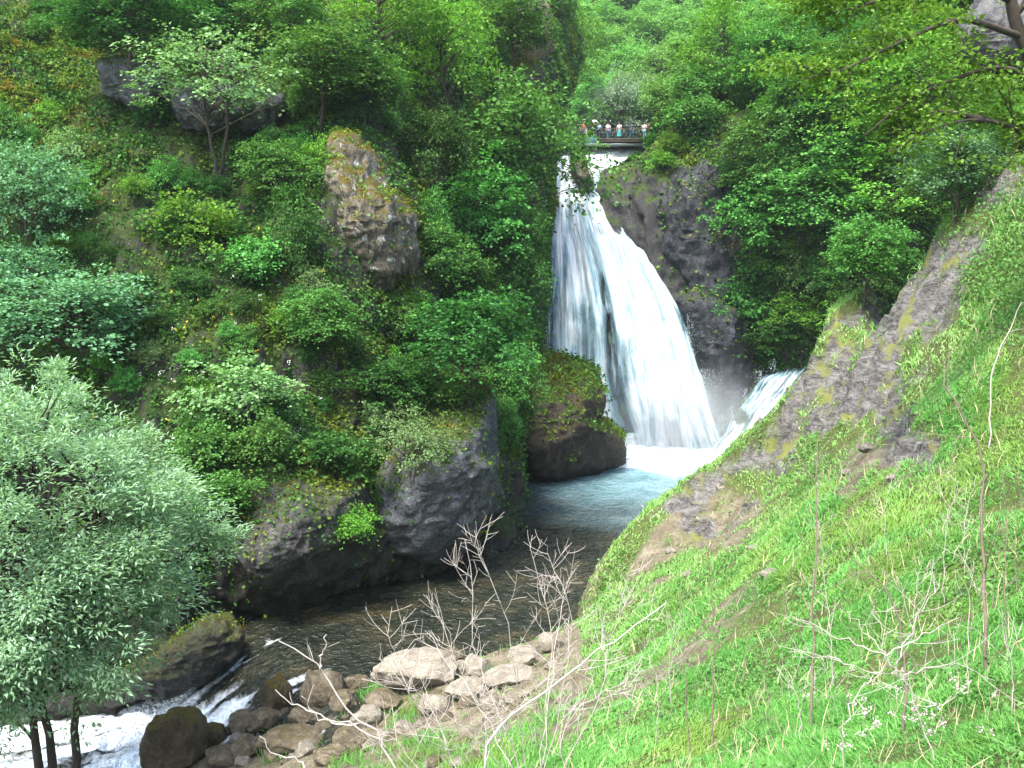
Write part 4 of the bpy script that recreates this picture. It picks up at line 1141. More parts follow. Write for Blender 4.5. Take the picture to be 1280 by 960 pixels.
for q in [
  ('round mossy brown boulder splitting the edge of the white rapids', 290, 872, 36, 31, 'boulder_moss', 0, (.1, .1, .4), .9),
  ('big dark mossy boulder at the bottom edge beside the foaming rapids', 212, 934, 46, 42, 'boulder_moss', 1, (0, .15, 1.2), .9),
  ('upright orange-mossed boulder right of the round boulder in the rapids', 347, 873, 24, 31, 'boulder_moss', 2, (0, -.2, .2), .9),
  ('grey-brown lumpy boulder between the orange-mossed one and the dead branch', 398, 868, 36, 30, 'boulder_brown', 3, (.1, 0, 2.0), .9),
  ('blocky brown stone below the round boulder in the rapids', 302, 909, 27, 17, 'boulder_brown', 4, (0, .1, .5), .8),
  ('long flat grey stone slab among the brown bank boulders', 364, 933, 48, 19, 'boulder_brown', 5, (.1, .05, .2), .7),
  ('rounded brown stone left of the long flat slab', 306, 938, 22, 20, 'boulder_brown', 6, (0, .2, .9), .9),
  ('flat grey stone at the bottom edge right of the big mossy boulder', 272, 951, 25, 14, 'boulder_brown', 7, (0, .3, .2), .9),
  ('dark shaded stone wedged behind the big mossy boulder', 262, 922, 22, 18, 'boulder_moss', 3, (0, .1, 1.9), .9),
  ('pale cream boulder topping the stone pile at the water edge', 492, 826, 32, 18, 'boulder_pale', 6, (0, .1, .3), .8),
  ('large pale grained boulder in the middle of the near bank', 518, 846, 58, 27, 'boulder_pale', 5, (.1, -.06, .1), .7),
  ('small dark stone left of the large pale boulder', 444, 860, 19, 14, 'boulder_brown', 1, (0, .1, .7), .9),
  ('pinkish brown stone in front of the large pale boulder', 482, 880, 30, 15, 'boulder_brown', 7, (0, .1, 2.7), .8),
  ('pale stone right of the large pale boulder', 598, 836, 26, 17, 'boulder_pale', 2, (0, .1, 1.7), .8),
  ('pale flat stone at the water edge behind the twigs', 655, 826, 32, 13, 'boulder_pale', 4, (0, .1, .1), .8),
  ('long pale stone half buried behind the twig bush', 632, 852, 40, 13, 'boulder_pale', 0, (0, -.15, .3), .7),
  ('brown stone in the grass at the bottom below the large pale boulder', 436, 925, 24, 15, 'boulder_brown', 2, (0, .1, .9), .9),
  ('reddish stone in the bank left of the long twig', 408, 912, 20, 14, 'boulder_brown', 6, (.2, 0, 1.1), .9),
  ('pale stone at the foot of the steep grassy bank near the water', 690, 806, 22, 13, 'boulder_pale', 3, (0, .2, .4), .8),
  ('brown stone wedged under the orange-mossed boulder', 328, 906, 26, 17, 'boulder_brown', 5, (0, .2, 1.4), .9),
  ('brown rounded stone under the grey-brown lumpy boulder', 384, 902, 28, 18, 'boulder_brown', 0, (.1, .1, 2.2), .9),
  ('greyish stone between the lumpy boulder and the small dark stone', 426, 884, 24, 17, 'boulder_brown', 4, (0, .1, .3), .9),
  ('tan stone in front of the pinkish brown stone', 455, 902, 24, 14, 'boulder_pale', 1, (0, -.1, 1.0), .9),
  ('brown stone right of the grey flat slab at the bottom', 410, 948, 26, 14, 'boulder_brown', 3, (0, .1, 2.9), .9),
  ('dark low stone at the water edge left of the big mossy boulder', 160, 958, 22, 14, 'boulder_moss', 6, (0, .1, .8), .9),
  ('pale stone in front of the long half buried stone', 585, 868, 34, 16, 'boulder_pale', 7, (0, .1, .8), .8),
  ('tan stone in front of the large pale boulder at the grass edge', 540, 884, 30, 14, 'boulder_pale', 3, (0, .1, 1.8), .8),
  ('brown stone at the water edge between the pale cream boulder and the twigs', 560, 826, 22, 13, 'boulder_brown', 5, (0, .1, .8), .8),
]:
    boulder(*q)
for k in range(260):
    px, py = random.uniform(290, 700), random.uniform(815, 958)
    if poly_mask(np.array([[px, py]]), [(300, 890), (420, 850), (700, 780), (720, 810), (660, 880), (600, 958), (290, 958)], .01)[0] < .5: continue
    s = 3 + 12 * random.random() ** 2
    boulder('small stone in the rubble of the near river bank', px, py, s, s * random.uniform(.5, .8), random.choice(['boulder_brown', 'boulder_pale']), random.randrange(8),
            (random.uniform(-.3, .3), random.uniform(-.3, .3), random.uniform(0, 6)), 1.0, 'stone', 'stone', 'small stones on the near bank')
for (px, py, s) in [(905, 610, 10), (945, 690, 12), (965, 720, 16), (1118, 600, 10), (1085, 560, 12), (880, 650, 12), (840, 690, 9), (1060, 590, 9), (860, 720, 10)]:
    boulder('loose grey stone lying in the dirt of the right slope', px, py, s, s * .6, 'boulder_pale', random.randrange(8), (0, random.uniform(-.3, .3), random.uniform(0, 6)), 1, 'stone', 'stone', 'loose stones on the right slope')

# ================================================================== grass on the right slope (stuff)
rng = np.random.default_rng(900)
fc_ = hv[hF].mean(1); fpx = proj(fc_)
fr = rockm[hF].mean(1); fdm = dirtm[hF].mean(1)
dist = np.linalg.norm(fc_, axis=1)
vis = (fpx[:, 0] > 560) & (fpx[:, 0] < 1750) & (fpx[:, 1] < 1250) & (fpx[:, 1] > 120) & (fc_[:, 1] > 3) & (fc_[:, 2] > -13.6)
bare = np.clip(1 - 1.05 * fr - .96 * fdm, 0, 1)
patchy = .3 + .7 * smooth(-.35, .1, fbm(fc_, .7, 3, s=241))
wg = vis * bare * patchy * np.clip(14 / dist, .25, 2.2) ** 2
NG = 480000
idx = rng.choice(len(hF), NG, p=wg / wg.sum())
u = rng.random((NG, 1)); v = rng.random((NG, 1))
q0, q1, q2, q3 = (hv[hF[idx, i]] for i in range(4))
gp = (q0 * (1-u) + q1 * u) * (1-v) + (q3 * (1-u) + q2 * u) * v
gd = np.linalg.norm(gp, axis=1)
tuft = np.clip(.55 + .9 * fbm(gp, .8, 3, s=243) + .5 * fbm(gp, 2.5, 2, s=244), .2, 1.5)
lean = np.stack([fbm(gp, .6, 2, s=245), fbm(gp, .6, 2, s=246), np.zeros(NG)], 1) * 1.3
gD = unit(np.array([0, 0, 1.0]) + lean + rng.normal(size=(NG, 3)) * .42)
gL = (.12 + .0036 * gd) * tuft * rng.uniform(.6, 1.5, NG)
gW = np.clip(.0006 * gd, .005, .03) * rng.uniform(.7, 1.3, NG)
gN = unit(rng.normal(size=(NG, 3)) + [-.6, -.8, .5])
vv, ff = leaves(gp - [0, 0, .02], gD, gN, gL, gW, .5)
dryz = smooth(24, 36, gd) * .75 + .2 * smooth(0, .3, fbm(gp, .4, 2, s=247))
isdry = rng.random(NG) < dryz
tag(link('grass', mesh('grass', vv, ff, mats=[M['grass'], M['grass_dry']], midx=isdry.astype(int))), kind='stuff')
# old dry stalks standing in the grass
k_ = 2600; j_ = rng.choice(NG, k_)
vv, ff = leaves(gp[j_], unit(rng.normal(size=(k_, 3)) * .35 + [0, 0, 1]), unit(rng.normal(size=(k_, 3)) + [-.5, -1, 0]), (.25 + .006 * gd[j_]) * rng.uniform(.6, 1.4, k_), np.clip(.0004 * gd[j_], .0035, .015), .3)
M['straw'] = plain('straw', (.30, .26, .16), .9)
tag(link('dry_grass', mesh('dry_grass', vv, ff, M['straw'])), kind='stuff')
# broad-leaved weeds between the grass and under the upper right trees
wgt = vis * np.clip(1 - .9 * fr - .75 * fdm, 0, 1) * (smooth(.15, .4, fbm(fc_, .5, 3, s=251)) + 3.0 * ell(fpx, 1270, 310, 120, 90)) * np.clip(18 / dist, .3, 1.5) ** 1.6
idx = rng.choice(len(hF), 26000, p=wgt / wgt.sum())
lp = hv[hF[idx]].mean(1) + rng.normal(size=(26000, 3)) * [.1, .1, 0]
lp[:, 2] += rng.random(26000) ** 1.5 * (.16 + .45 * ell(proj(lp), 1270, 310, 120, 90))
lL = (.03 + .0019 * np.linalg.norm(lp, axis=1)) * rng.uniform(.6, 1.4, 26000)
vv, ff = leaves(lp, unit(rng.normal(size=(26000, 3)) + [0, 0, .3]), unit(rng.normal(size=(26000, 3)) * .5 + [0, 0, 1]), lL, lL * .4)
M['weed'] = leafmat('weed', (.06, .17, .03), (.10, .24, .045), (.16, .31, .07), .42)
tag(link('weeds', mesh('weeds', vv, ff, M['weed'])), kind='stuff')
# grass growing between the bank stones
wgt = ((fpx[:, 0] > 330) & (fpx[:, 0] < 700) & (fpx[:, 1] > 840) & (fpx[:, 1] < 1000) & (fc_[:, 1] > 15)) * smooth(.1, .35, fbm(fc_, .9, 3, s=255)) + 0.0
idx = rng.choice(len(hF), 9000, p=wgt / wgt.sum())
lp = hv[hF[idx]].mean(1) + rng.normal(size=(9000, 3)) * [.1, .1, 0]
lL = .3 * rng.uniform(.6, 1.4, 9000)
vv, ff = leaves(lp, unit(rng.normal(size=(9000, 3)) * .5 + [0, 0, 1]), unit(rng.normal(size=(9000, 3)) + [0, -1, .4]), lL, lL * .035)
tag(link('grass', mesh('grass', vv, ff, M['grass'])), kind='stuff')
# pinkish flower heads at the lower right
pf = np.array([hit(*q)[0] for q in [(random.gauss(1130, 55), random.gauss(925, 22)) for _ in range(44)] if q[1] < 985])
pf = np.repeat(pf + np.stack([np.zeros(len(pf)), np.zeros(len(pf)), rng.uniform(.2, .42, len(pf))], 1), 14, axis=0) + rng.normal(size=(len(pf) * 14, 3)) * .018
vv, ff = leaves(pf, unit(rng.normal(size=pf.shape) + [0, 0, .5]), unit(rng.normal(size=pf.shape) * .5 + [0, -.5, 1]), rng.uniform(.014, .026, len(pf)), .008)
tag(link('pink_blossoms', mesh('pink_blossoms', vv, ff, M['petal'])), kind='stuff')

# ================================================================== bare saplings and dead twigs
def twigs(acc, pts, r0, rng, depth, density, length, spread=.9, k=4):
    """side shoots along a stem"""
    pts = np.asarray(pts); L = np.linalg.norm(np.diff(pts, axis=0), axis=1).sum()
    n = max(1, int(density * L))
    for q in rng.uniform(.25, 1, n):
        f = q * (len(pts) - 1); i = min(int(f), len(pts) - 2)
        st = pts[i] * (1 - f + i) + pts[i + 1] * (f - i)
        tg = unit(pts[i + 1] - pts[i])
        side = unit(np.cross(tg, rng.normal(size=3)))
        d = unit(tg * rng.uniform(.3, 1) + side * spread + [0, 0, .15])
        ln = length * rng.uniform(.4, 1.2) * (1.1 - .5 * q)
        mid = st + d * ln * .5 + rng.normal(size=3) * ln * .07
        en = st + unit(d + [0, 0, rng.uniform(-.1, .45)]) * ln
        b = bez(st, mid, en, 6)
        rr = max(.0026, r0 * (1 - .6 * q) * .45)
        acc.add(*tube(b, np.linspace(rr, max(rr * .3, .0018), 6), k))
        if depth > 1: twigs(acc, b, rr, rng, depth - 1, density * 1.4, length * .5, spread, 3)

def sapling(label, stems, r, seed, mk='twig', name='bare_sapling', cat='sapling', group=None, depth=2, density=2.2, length=.5, tiprad=.35):
    rng = np.random.default_rng(seed); r = r * .68
    base = stems[0][0]
    bw = P(*base)
    o = thing(name, label, cat, tuple(bw), 0, group)
    for j, s in enumerate(stems):
        pts = catmull([P(*q) for q in s], 14)
        pts[1:-1] += rng.normal(size=(12, 3)) * .013
        st = Acc(); tw = Acc()
        rj = r if j == 0 else r * .8
        st.add(*tube(pts - bw, np.linspace(rj, rj * tiprad, 14), 6))
        twigs(tw, pts - bw, rj, rng, depth, density, length)
        if len(tw.V) < 8:                   # a few side shoots belong to the stem itself
            st.add(*tw.get())
        else:
            link('twigs', mesh('twigs', *tw.get(), M[mk], True), o)
        link('stem', mesh('stem', *st.get(), M[mk], True), o)
    return o
def gy(px, py):
    return hit(px, py, ('hill',))[0][1]

# foreground twig bush rising from below the frame
B = (668, 1024, 9.6)
sapling('tangled pale leafless bush in front of the river bank stones', [
    [B, (640, 930, 9.6), (600, 830, 9.7), (581, 675, 9.8)], [B, (650, 900, 9.4), (636, 790, 9.2), (593, 663, 9.2)], [B, (680, 900, 9.8), (690, 790, 10), (662, 682, 10.2)],
    [B, (700, 880, 9.4), (715, 770, 9.3), (684, 690, 9.4)], [B, (620, 910, 9.2), (570, 830, 9), (543, 742, 9)], [B, (600, 930, 9.2), (520, 860, 9), (482, 783, 8.9)],
    [B, (610, 900, 10), (560, 830, 10.2), (531, 788, 10.4)], [B, (690, 860, 10), (700, 760, 10.4), (716, 714, 10.6)], [B, (740, 890, 9.4), (765, 800, 9.3), (790, 704, 9.2)]],
    .012, 1, density=7, length=.5, depth=2)
sapling('long pale bare branch arching right over the twig bush', [[(598, 985, 8.4), (625, 910, 8.5), (685, 862, 8.7), (763, 805, 8.9), (832, 754, 9.1)]], .02, 2, density=2.6, length=.55, name='bare_branch', cat='branch')
sapling('grey forked bare sapling leaning left over the brown boulders', [
    [(505, 990, 8.2), (477, 925, 8.2), (430, 882, 8.2), (400, 838, 8.2), (393, 828, 8.2), (348, 801, 8.2)], [(400, 838, 8.2), (404, 815, 8.2), (408, 793, 8.2)],
    [(477, 925, 8.2), (400, 892, 8.1), (366, 882, 8.1), (344, 862, 8.1)], [(455, 905, 8.2), (400, 900, 8.3), (377, 870, 8.3)]], .016, 3, density=1.2, length=.28, depth=1)
sapling('short pale bare shoot at the bottom left of the twig bush', [[(400, 985, 8.3), (372, 950, 8.3), (345, 942, 8.3), (324, 920, 8.3)]], .013, 4, density=1.4, length=.25, depth=1)
sapling('pale twiggy shoots at the bottom centre in front of the grass edge', [
    [(590, 1010, 8), (560, 940, 8), (520, 880, 8), (500, 840, 8)], [(600, 1010, 8), (610, 930, 8), (600, 860, 8.1)], [(560, 1010, 8.2), (520, 960, 8.2), (470, 900, 8.2)], [(720, 1010, 8), (700, 930, 8), (740, 870, 8), (800, 850, 8)]], .008, 14, density=8, length=.5)

def stick(label, pts, r, seed, mk='twig', **kw):
    Y = gy(min(pts[0][0], 1279), min(pts[0][1], 959))
    st = [(x, y, Y + (d if len(q) else 0)) for (x, y, *q) in pts for d in [q[0] if q else 0]]
    return sapling(label, [st], r, seed, mk, **kw)
stick('straight bare sapling with a dark stem in the middle of the bright slope', [(1014, 918), (1016, 820), (1018, 740), (1021, 640), (1022, 545)], .022, 5, 'twig_dark', length=.75, density=3.6)
stick('thin bare sapling beside the leftmost dirt patch of the lower slope', [(890, 938), (891, 850), (892, 757), (885, 680)], .016, 6, 'twig_dark', length=.6, density=4)
stick('bare crooked sapling at the lower edge left of the thin stems', [(864, 948), (858, 880), (854, 784), (850, 735)], .016, 7, 'twig_dark', length=.7, density=4)
stick('tall dark-stemmed bare sapling standing right of the dead tangle', [(1233, 840), (1231, 740), (1226, 650), (1229, 590), (1216, 545), (1178, 480)], .03, 8, 'twig_dark', length=.9, density=2.5)
stick('slender bare sapling close to the right photo edge', [(1258, 812), (1256, 740), (1258, 657), (1252, 590)], .014, 9, 'twig_dark', length=.5, density=3)
stick('bare arching sapling behind the dead tangle', [(1129, 915), (1132, 850), (1125, 775), (1100, 730), (1066, 700)], .022, 10, 'twig_dark', length=.8, density=3.6)
stick('short thin sapling between the crooked one and the straight one', [(963, 928), (960, 870), (957, 800)], .011, 11, 'twig_dark', length=.45, density=4)
stick('thin leaning sapling just right of the straight dark stem', [(1042, 860), (1038, 800), (1031, 724), (1026, 660)], .013, 12, length=.5, density=4)
stick('pale bare pole rising before the grassy ridge at the right edge', [(1236, 560), (1240, 468), (1258, 420), (1277, 378)], .03, 13, length=.6, density=1.2)
for k, (x, y, t_) in enumerate([(820, 930, 800), (770, 945, 850), (1090, 800, 640), (1180, 760, 600), (1205, 720, 590), (980, 800, 690), (930, 860, 720), (1150, 700, 560), (1060, 740, 620), (760, 870, 760), (1270, 740, 590), (1000, 930, 830), (1060, 900, 780), (1210, 870, 700), (1240, 760, 650), (1110, 700, 570), (1190, 660, 520), (940, 780, 680), (900, 830, 720), (840, 890, 770), (1020, 720, 600), (790, 900, 800), (1140, 800, 690), (1265, 900, 760), (720, 940, 830)]):
    stick('slim pale leafless sapling dotted over the bright slope', [(x, y), (x + random.uniform(-6, 6), (y + t_) / 2), (x + random.uniform(-22, 22), t_)], .010, 20 + k, random.choice(['twig', 'twig', 'twig_dark']), length=.6, density=4.5, group='slim saplings on the right slope')
Yd = gy(1172, 957)
sapling('pale dead branch tangle lying over the grass at the lower right', [
    [(1174, 965, Yd), (1145, 882, Yd), (1128, 845, Yd), (1108, 820, Yd)], [(1055, 965, Yd - .3), (1056, 892, Yd - .3), (1075, 866, Yd - .2), (1098, 841, Yd), (1106, 818, Yd)],
    [(1108, 820, Yd), (1060, 800, Yd + .2), (990, 770, Yd + .4)], [(1108, 820, Yd), (1150, 795, Yd + .2), (1200, 772, Yd + .4)], [(1128, 845, Yd), (1196, 831, Yd + .3), (1243, 851, Yd + .3)],
    [(1120, 835, Yd), (1080, 790, Yd + .2), (1050, 760, Yd + .3)], [(1145, 882, Yd), (1180, 880, Yd + .2), (1215, 850, Yd + .3)], [(1098, 841, Yd), (1040, 825, Yd), (985, 815, Yd + .3)],
    [(1120, 830, Yd), (1142, 780, Yd + .3), (1170, 735, Yd + .6)]], .011, 40, density=5, length=.6, name='dead_branches', cat='branches')

# ================================================================== overhanging tree at the upper right
rng = np.random.default_rng(55)
rb = hit(1279, 300, ('hill',))[0]
tb = P(1345, 330, 25)
tree_o = thing('overhanging_tree', 'dark-trunked tree at the upper right corner with branches hanging over the ridge', 'tree', tuple(tb))
tr_ = Acc()
trunkp = catmull([P(1345, 345, 25), P(1330, 220, 25), P(1300, 100, 24.6), P(1270, 30, 24.4), P(1255, -60, 24.2)], 16)
tr_.add(*tube(trunkp - tb, np.linspace(.24, .11, 16), 9))
link('trunk', mesh('trunk', *tr_.get(), M['bark'], True), tree_o)
limbs = [[(1275, 45, 24.4), (1200, 25, 23.5), (1120, 55, 22.8), (1060, 85, 22.3), (1000, 100, 22)], [(1335, 250, 25), (1290, 175, 24.2), (1230, 150, 23.5), (1170, 160, 23), (1110, 190, 22.6)],
         [(1330, 230, 25), (1280, 165, 24.4), (1255, 125, 24.4), (1240, 95, 24.2)], [(1310, 130, 24.7), (1260, 85, 24), (1190, 100, 23.4), (1130, 130, 23), (1080, 170, 22.7)],
         [(1262, 0, 24.3), (1190, -30, 23.5), (1100, 0, 22.8), (1030, 20, 22.4)], [(1258, -30, 24.2), (1180, -70, 24), (1080, -50, 23.6), (1010, -10, 23)],
         [(1268, 20, 24.4), (1310, -20, 24), (1380, 10, 23.5)], [(1300, 100, 24.6), (1350, 90, 23.6), (1400, 120, 23)], [(1230, 150, 23.5), (1180, 140, 23.3), (1120, 150, 23.2)]]
tips = []
for li, l in enumerate(limbs):
    pts = catmull([P(*q) for q in l], 14); r0 = .085 if li not in (1, 2) else .075
    a = Acc(); a.add(*tube(pts - tb, np.linspace(r0, .012, 14), 6))
    for q in rng.uniform(.2, 1, 12):
        i = min(int(q * 13), 12); st = pts[i]; tg = unit(pts[i + 1] - pts[i])
        d = unit(tg * .8 + unit(np.cross(tg, rng.normal(size=3))) * .9 + [0, 0, -.05]); ln = rng.uniform(.5, 1.5)
        b = bez(st, st + d * ln * .5 + [0, 0, .06], st + d * ln + [0, 0, -.08], 6)
        a.add(*tube(b - tb, np.linspace(.016, .004, 6), 4))
        dens = .9 if li not in (1, 2, 3, 8) else .3
        for w_ in b[1:]:
            if rng.random() < dens * .8: tips.append(w_)
    link('branch', mesh('branch', *a.get(), M['bark'], True), tree_o)
tips = np.array(tips); nl = 46
ci = np.repeat(np.arange(len(tips)), nl); n = len(ci)
off = rng.normal(size=(n, 3)) * [.26, .26, .09]
pos = tips[ci] + off
L = rng.uniform(.08, .16, n)
vv, ff = leaves(pos - tb, unit(off * [1, 1, .4] + rng.normal(size=(n, 3)) * .2 + [0, 0, -.12]), unit(rng.normal(size=(n, 3)) * .45 + [0, 0, 1]), L, L * .36)
link('crown', mesh('crown', vv, ff, M['leaf_lime']), tree_o)
print('overhang leaves', n)

# ================================================================== bridge and visitors
M['timber'] = plain('timber', (.055, .046, .034), .8); M['teal'] = plain('teal', (.025, .08, .085), .6); M['iron'] = plain('iron', (.03, .035, .035), .5)
M['skin'] = plain('skin', (.30, .18, .13), .6, .05); M['hair'] = plain('hair', (.03, .02, .015), .6)
def box(acc, c, s, rz=0):
    c = np.array(c); s = np.array(s) / 2
    v = np.array([[x, y, z] for x in (-1, 1) for y in (-1, 1) for z in (-1, 1)]) * s
    cr, sr = math.cos(rz), math.sin(rz)
    v = np.stack([v[:, 0] * cr - v[:, 1] * sr, v[:, 0] * sr + v[:, 1] * cr, v[:, 2]], 1) + c
    acc.add(v, np.array([[0,1,3,2],[4,6,7,5],[0,4,5,1],[2,3,7,6],[0,2,6,4],[1,5,7,3]]))
BY = 106.0
bl = P(728, 174.5, BY); brr = P(816, 174.5, BY); bc = (bl + brr) / 2; blen = brr[0] - bl[0]
br_o = thing('footbridge', 'small timber footbridge with a railing over the lip of the waterfall', 'bridge', tuple(bc))
a = Acc(); box(a, (0, 0, -.06), (blen, 2.2, .12)); link('deck', mesh('deck', *a.get(), M['timber']), br_o)
for sy in (-.95, .95):
    a = Acc(); box(a, (0, sy, -.22), (blen, .18, .2)); link('girder', mesh('girder', *a.get(), M['timber']), br_o)
for sx in (-.36, -.02, .34):
    a = Acc(); box(a, (sx * blen, -.6, -1.15), (.2, .2, 1.28)); box(a, (sx * blen, .6, -1.15), (.2, .2, 1.28)); link('pier', mesh('pier', *a.get(), M['timber']), br_o)
for sy in (-1.06, 1.06):
    for zz in (.5, .95):
        a = Acc(); box(a, (.5, sy, zz), (blen * .82, .05, .05)); link('rail', mesh('rail', *a.get(), M['iron']), br_o)
    for sx in np.linspace(-.32, .47, 7):
        a = Acc(); box(a, (sx * blen, sy + .05 * (1 if sy > 0 else -1), .46), (.06, .045, .96)); link('railing_post', mesh('railing_post', *a.get(), M['iron']), br_o)
a = Acc(); box(a, (-.40 * blen, -1.35, -.35), (1.2, .4, .8)); link('parapet', mesh('parapet', *a.get(), M['teal']), br_o)
fr_o = thing('timber_frame', 'dark open timber frame with a roof bar standing on the bridge', 'frame', tuple(P(789, 174.4, BY - .6)))
for sx in (-.82, .82):
    a = Acc(); box(a, (sx, 0, .62), (.1, .1, 1.24)); link('post', mesh('post', *a.get(), M['iron']), fr_o)
a = Acc(); box(a, (0, 0, 1.3), (1.95, .3, .12)); link('top_bar', mesh('top_bar', *a.get(), M['iron']), fr_o)
a = Acc(); box(a, (0, 0, .95), (1.54, .04, .05)); link('cross_bar', mesh('cross_bar', *a.get(), M['iron']), fr_o)

def skin_mesh(name, verts, edges, radii, mat, root=0):
    me = bpy.data.meshes.new(name); me.from_pydata([tuple(v) for v in verts], edges, [])
    o = bpy.data.objects.new(name, me); COL.objects.link(o)
    md = o.modifiers.new('skin', 'SKIN'); md.use_smooth_shade = True
    o.modifiers.new('sub', 'SUBSURF').levels = 1
    sv_ = me.skin_vertices[0].data
    for i, r in enumerate(radii):
        sv_[i].radius = (r, r) if np.isscalar(r) else r
    sv_[root].use_root = True
    bpy.context.view_layer.update()
    out = bpy.data.meshes.new_from_object(o.evaluated_get(bpy.context.evaluated_depsgraph_get()))
    bpy.data.objects.remove(o); bpy.data.meshes.remove(me)
    out.name = name; out.materials.clear(); out.materials.append(mat)
    return out

def person(label, px, py, Y, top, bottom, face=0.0, stride=.12, bend=0.0, arm=.15, hairc=(.03, .02, .015), hgt=1.7, skirt=False, arm2=None, base=None):
    k = hgt / 1.7; arm2 = arm if arm2 is None else arm2
    J = dict(pel=(0, 0, .92), sp=(0, -.10 * bend, 1.15), ch=(0, -.34 * bend, 1.36 - .08 * bend), nk=(0, -.46 * bend, 1.48 - .12 * bend), hd=(0, -.52 * bend, 1.58 - .14 * bend), cr=(0, -.53 * bend, 1.67 - .15 * bend),
             lh=(-.09, 0, .88), lk=(-.10, -stride * .6, .50), la=(-.10, -stride, .08), lf=(-.10, -stride - .16, .04), rh=(.09, 0, .88), rk=(.10, stride * .3, .49), ra=(.10, stride, .08), rf=(.10, stride - .15, .04))
    cz = np.array(J['ch'])
    for s, n_, a_ in ((-1, 'l', arm), (1, 'r', arm2)):
        sh = cz + [s * .18, 0, .05]; el = sh + [s * .06, -.28 * a_, -.26 + .1 * a_]; wr = el + [-s * .02, -.26 * a_ - .05, -.24 + .42 * a_ * a_]; ha = wr + [0, -.04, -.08]
        J[n_ + 's'], J[n_ + 'e'], J[n_ + 'w'], J[n_ + 'p'] = sh, el, wr, ha
    names = list(J); V = np.array([J[q] for q in names], float) * k; ix = {q: i for i, q in enumerate(names)}
    ed = [('pel','sp'),('sp','ch'),('ch','nk'),('nk','hd'),('hd','cr'),('pel','lh'),('lh','lk'),('lk','la'),('la','lf'),('pel','rh'),('rh','rk'),('rk','ra'),('ra','rf'),
          ('ch','ls'),('ls','le'),('le','lw'),('lw','lp'),('ch','rs'),('rs','re'),('re','rw'),('rw','rp')]
    rad = dict(pel=.13, sp=.12, ch=.14, nk=.055, hd=.095, cr=.075, lh=.09, lk=.06, la=.042, lf=.035, rh=.09, rk=.06, ra=.042, rf=.035, ls=.06, le=.042, lw=.032, lp=.036, rs=.06, re=.042, rw=.032, rp=.036)
    def sub(nm, ns, grow_, mat, over=None):
        ns2 = [q for q in names if q in ns]; id2 = {q: i for i, q in enumerate(ns2)}
        e2 = [(id2[a_], id2[b_]) for a_, b_ in ed if a_ in id2 and b_ in id2]
        return skin_mesh(nm, V[[ix[q] for q in ns2]], e2, [((over or {}).get(q, rad[q] + grow_)) * k for q in ns2], mat)
    loc = tuple(P(px, py, Y)) if base is None else tuple(base)
    bme = sub('person', names, 0, M['skin'])
    o = link('person', bme, None, loc); o.rotation_euler[2] = face
    tag(o, label, 'person')
    link('shirt', sub('shirt', ['pel', 'sp', 'ch', 'ls', 'le', 'rs', 're'], .018, plain('cloth', top, .9, .1)), o)
    if skirt:
        Vs, Fs = tube(np.array([(0, 0, .98), (0, 0, .8), (0, 0, .5), (0, 0, .3)]) * k, np.array([.14, .19, .24, .27]) * k, 12)
        link('skirt', mesh('skirt', Vs, Fs, plain('cloth', bottom, .9, .1), True), o)
    else:
        link('trousers', sub('trousers', ['pel', 'lh', 'lk', 'la', 'rh', 'rk', 'ra'], .016, plain('cloth', bottom, .9, .1), {'pel': .15}), o)
    hd = V[ix['hd']]; cr = V[ix['cr']]
    Vh, Fh = tube(np.array([hd + [0, .035 * k, -.03 * k], hd + [0, .03 * k, .03 * k], cr + [0, .01 * k, 0], cr + [0, 0, .055 * k]]), np.array([.08, .118, .115, .03]) * k, 10)
    link('hair', mesh('hair', Vh, Fh, plain('hair', hairc, .7), True), o)
    return o
def onb(px): return P(px, 174.5, BY)
person('person in a white shirt and dark trousers standing raised on the left platform', 743, 166, BY - .9, (.5, .5, .52), (.02, .02, .025), .4, .05, hgt=1.75, arm=.6, base=P(743, 174.5, BY - .6) + [0, 0, .42])
person('person in an orange and pink top bending at the left bridge end', 732, 172, BY - .4, (.55, .16, .08), (.4, .34, .34), -1.2, .1, .9, base=P(732, 174.5, BY - .4) + [0, 0, .1])
person('person in a light blue top leaning beside the one in the white shirt', 748, 172, BY - .3, (.25, .35, .55), (.04, .05, .08), 2.2, .05, .3, base=P(748, 174.5, BY - .3))
person('person in a white top and blue jeans standing left of the bridge middle', 760, 174, BY, (.48, .47, .46), (.05, .10, .16), .3, .06, base=onb(760))
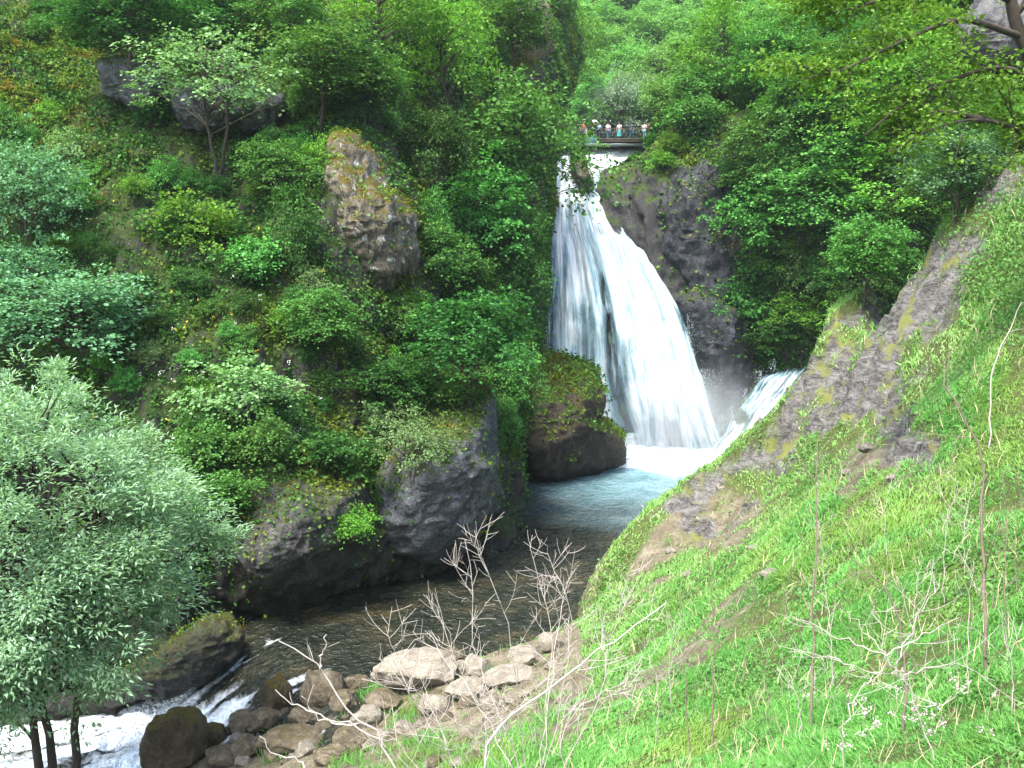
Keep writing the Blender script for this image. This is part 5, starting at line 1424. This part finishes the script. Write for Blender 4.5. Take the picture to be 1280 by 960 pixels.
person('person in a pale top and long teal skirt on the bridge', 774, 174, BY, (.42, .34, .30), (.03, .22, .22), -.4, .06, skirt=True, base=onb(774))
person('person in dark blue walking across the bridge under the timber frame', 789.5, 174, BY, (.05, .10, .2), (.05, .13, .22), 1.5, .3, arm=.5, base=onb(789.5))
person('person in a pale pink shirt and pale teal trousers at the right bridge end', 805.5, 174, BY, (.42, .28, .28), (.10, .35, .35), -.6, .05, base=onb(805.5))
person('person in a dark jacket carrying a bag at the far right of the bridge', 811, 174, BY + .3, (.05, .04, .05), (.06, .08, .12), .8, .1, base=P(811, 174.5, BY + .3))
ph = hit(917, 97, ('wall', 'far'))
if ph: person('person in white and red walking up the path above the cracked rock face', 917, 97, ph[0][1], (.5, .48, .48), (.55, .08, .08), -.8, .2, base=ph[0] - np.array([0, .8, -.2]))
# path railing on the slope
ra = hit(998, 60, ('wall',)); rb2 = hit(1040, 32, ('wall',))
if ra and rb2:
    a0 = ra[0] + [0, -1.0, .1]; b0 = rb2[0] + [0, -1.0, .1]
    ro = thing('path_railing', 'thin dark railing along the zigzag path high on the right slope', 'railing', tuple(a0))
    for zz in (.5, 1.0):
        link('rail', mesh('rail', *tube(np.array([[0, 0, zz], (b0 - a0) * .5 + [0, 0, zz], b0 - a0 + [0, 0, zz]]), np.array([.04] * 3), 6), M['iron']), ro)
    for q in np.linspace(0, 1, 9):
        c = (b0 - a0) * q
        link('railing_post', mesh('railing_post', *tube(np.array([c + [0, 0, -.4], c + [0, 0, 1.02]]), np.array([.035, .035]), 6), M['iron']), ro)
M['yellow'] = plain('yellow', (.55, .45, .05), .7)
for (x, y) in [(597, 88), (624, 108), (640, 112), (653, 128)]:
    h_ = hit(x, y)
    if h_ is not None:
        p = h_[0] - np.array([0, .5, 0])
        o = link('stake', mesh('stake', *tube(np.array([[0, 0, -.3], [.02, 0, .6], [.03, 0, 1.4]]), np.array([.05, .05, .045]), 7), M['yellow']), None, tuple(p))
        tag(o, 'thin yellow stake standing among the trees by the bare brown face', 'stake', 'yellow stakes above the left cliff')
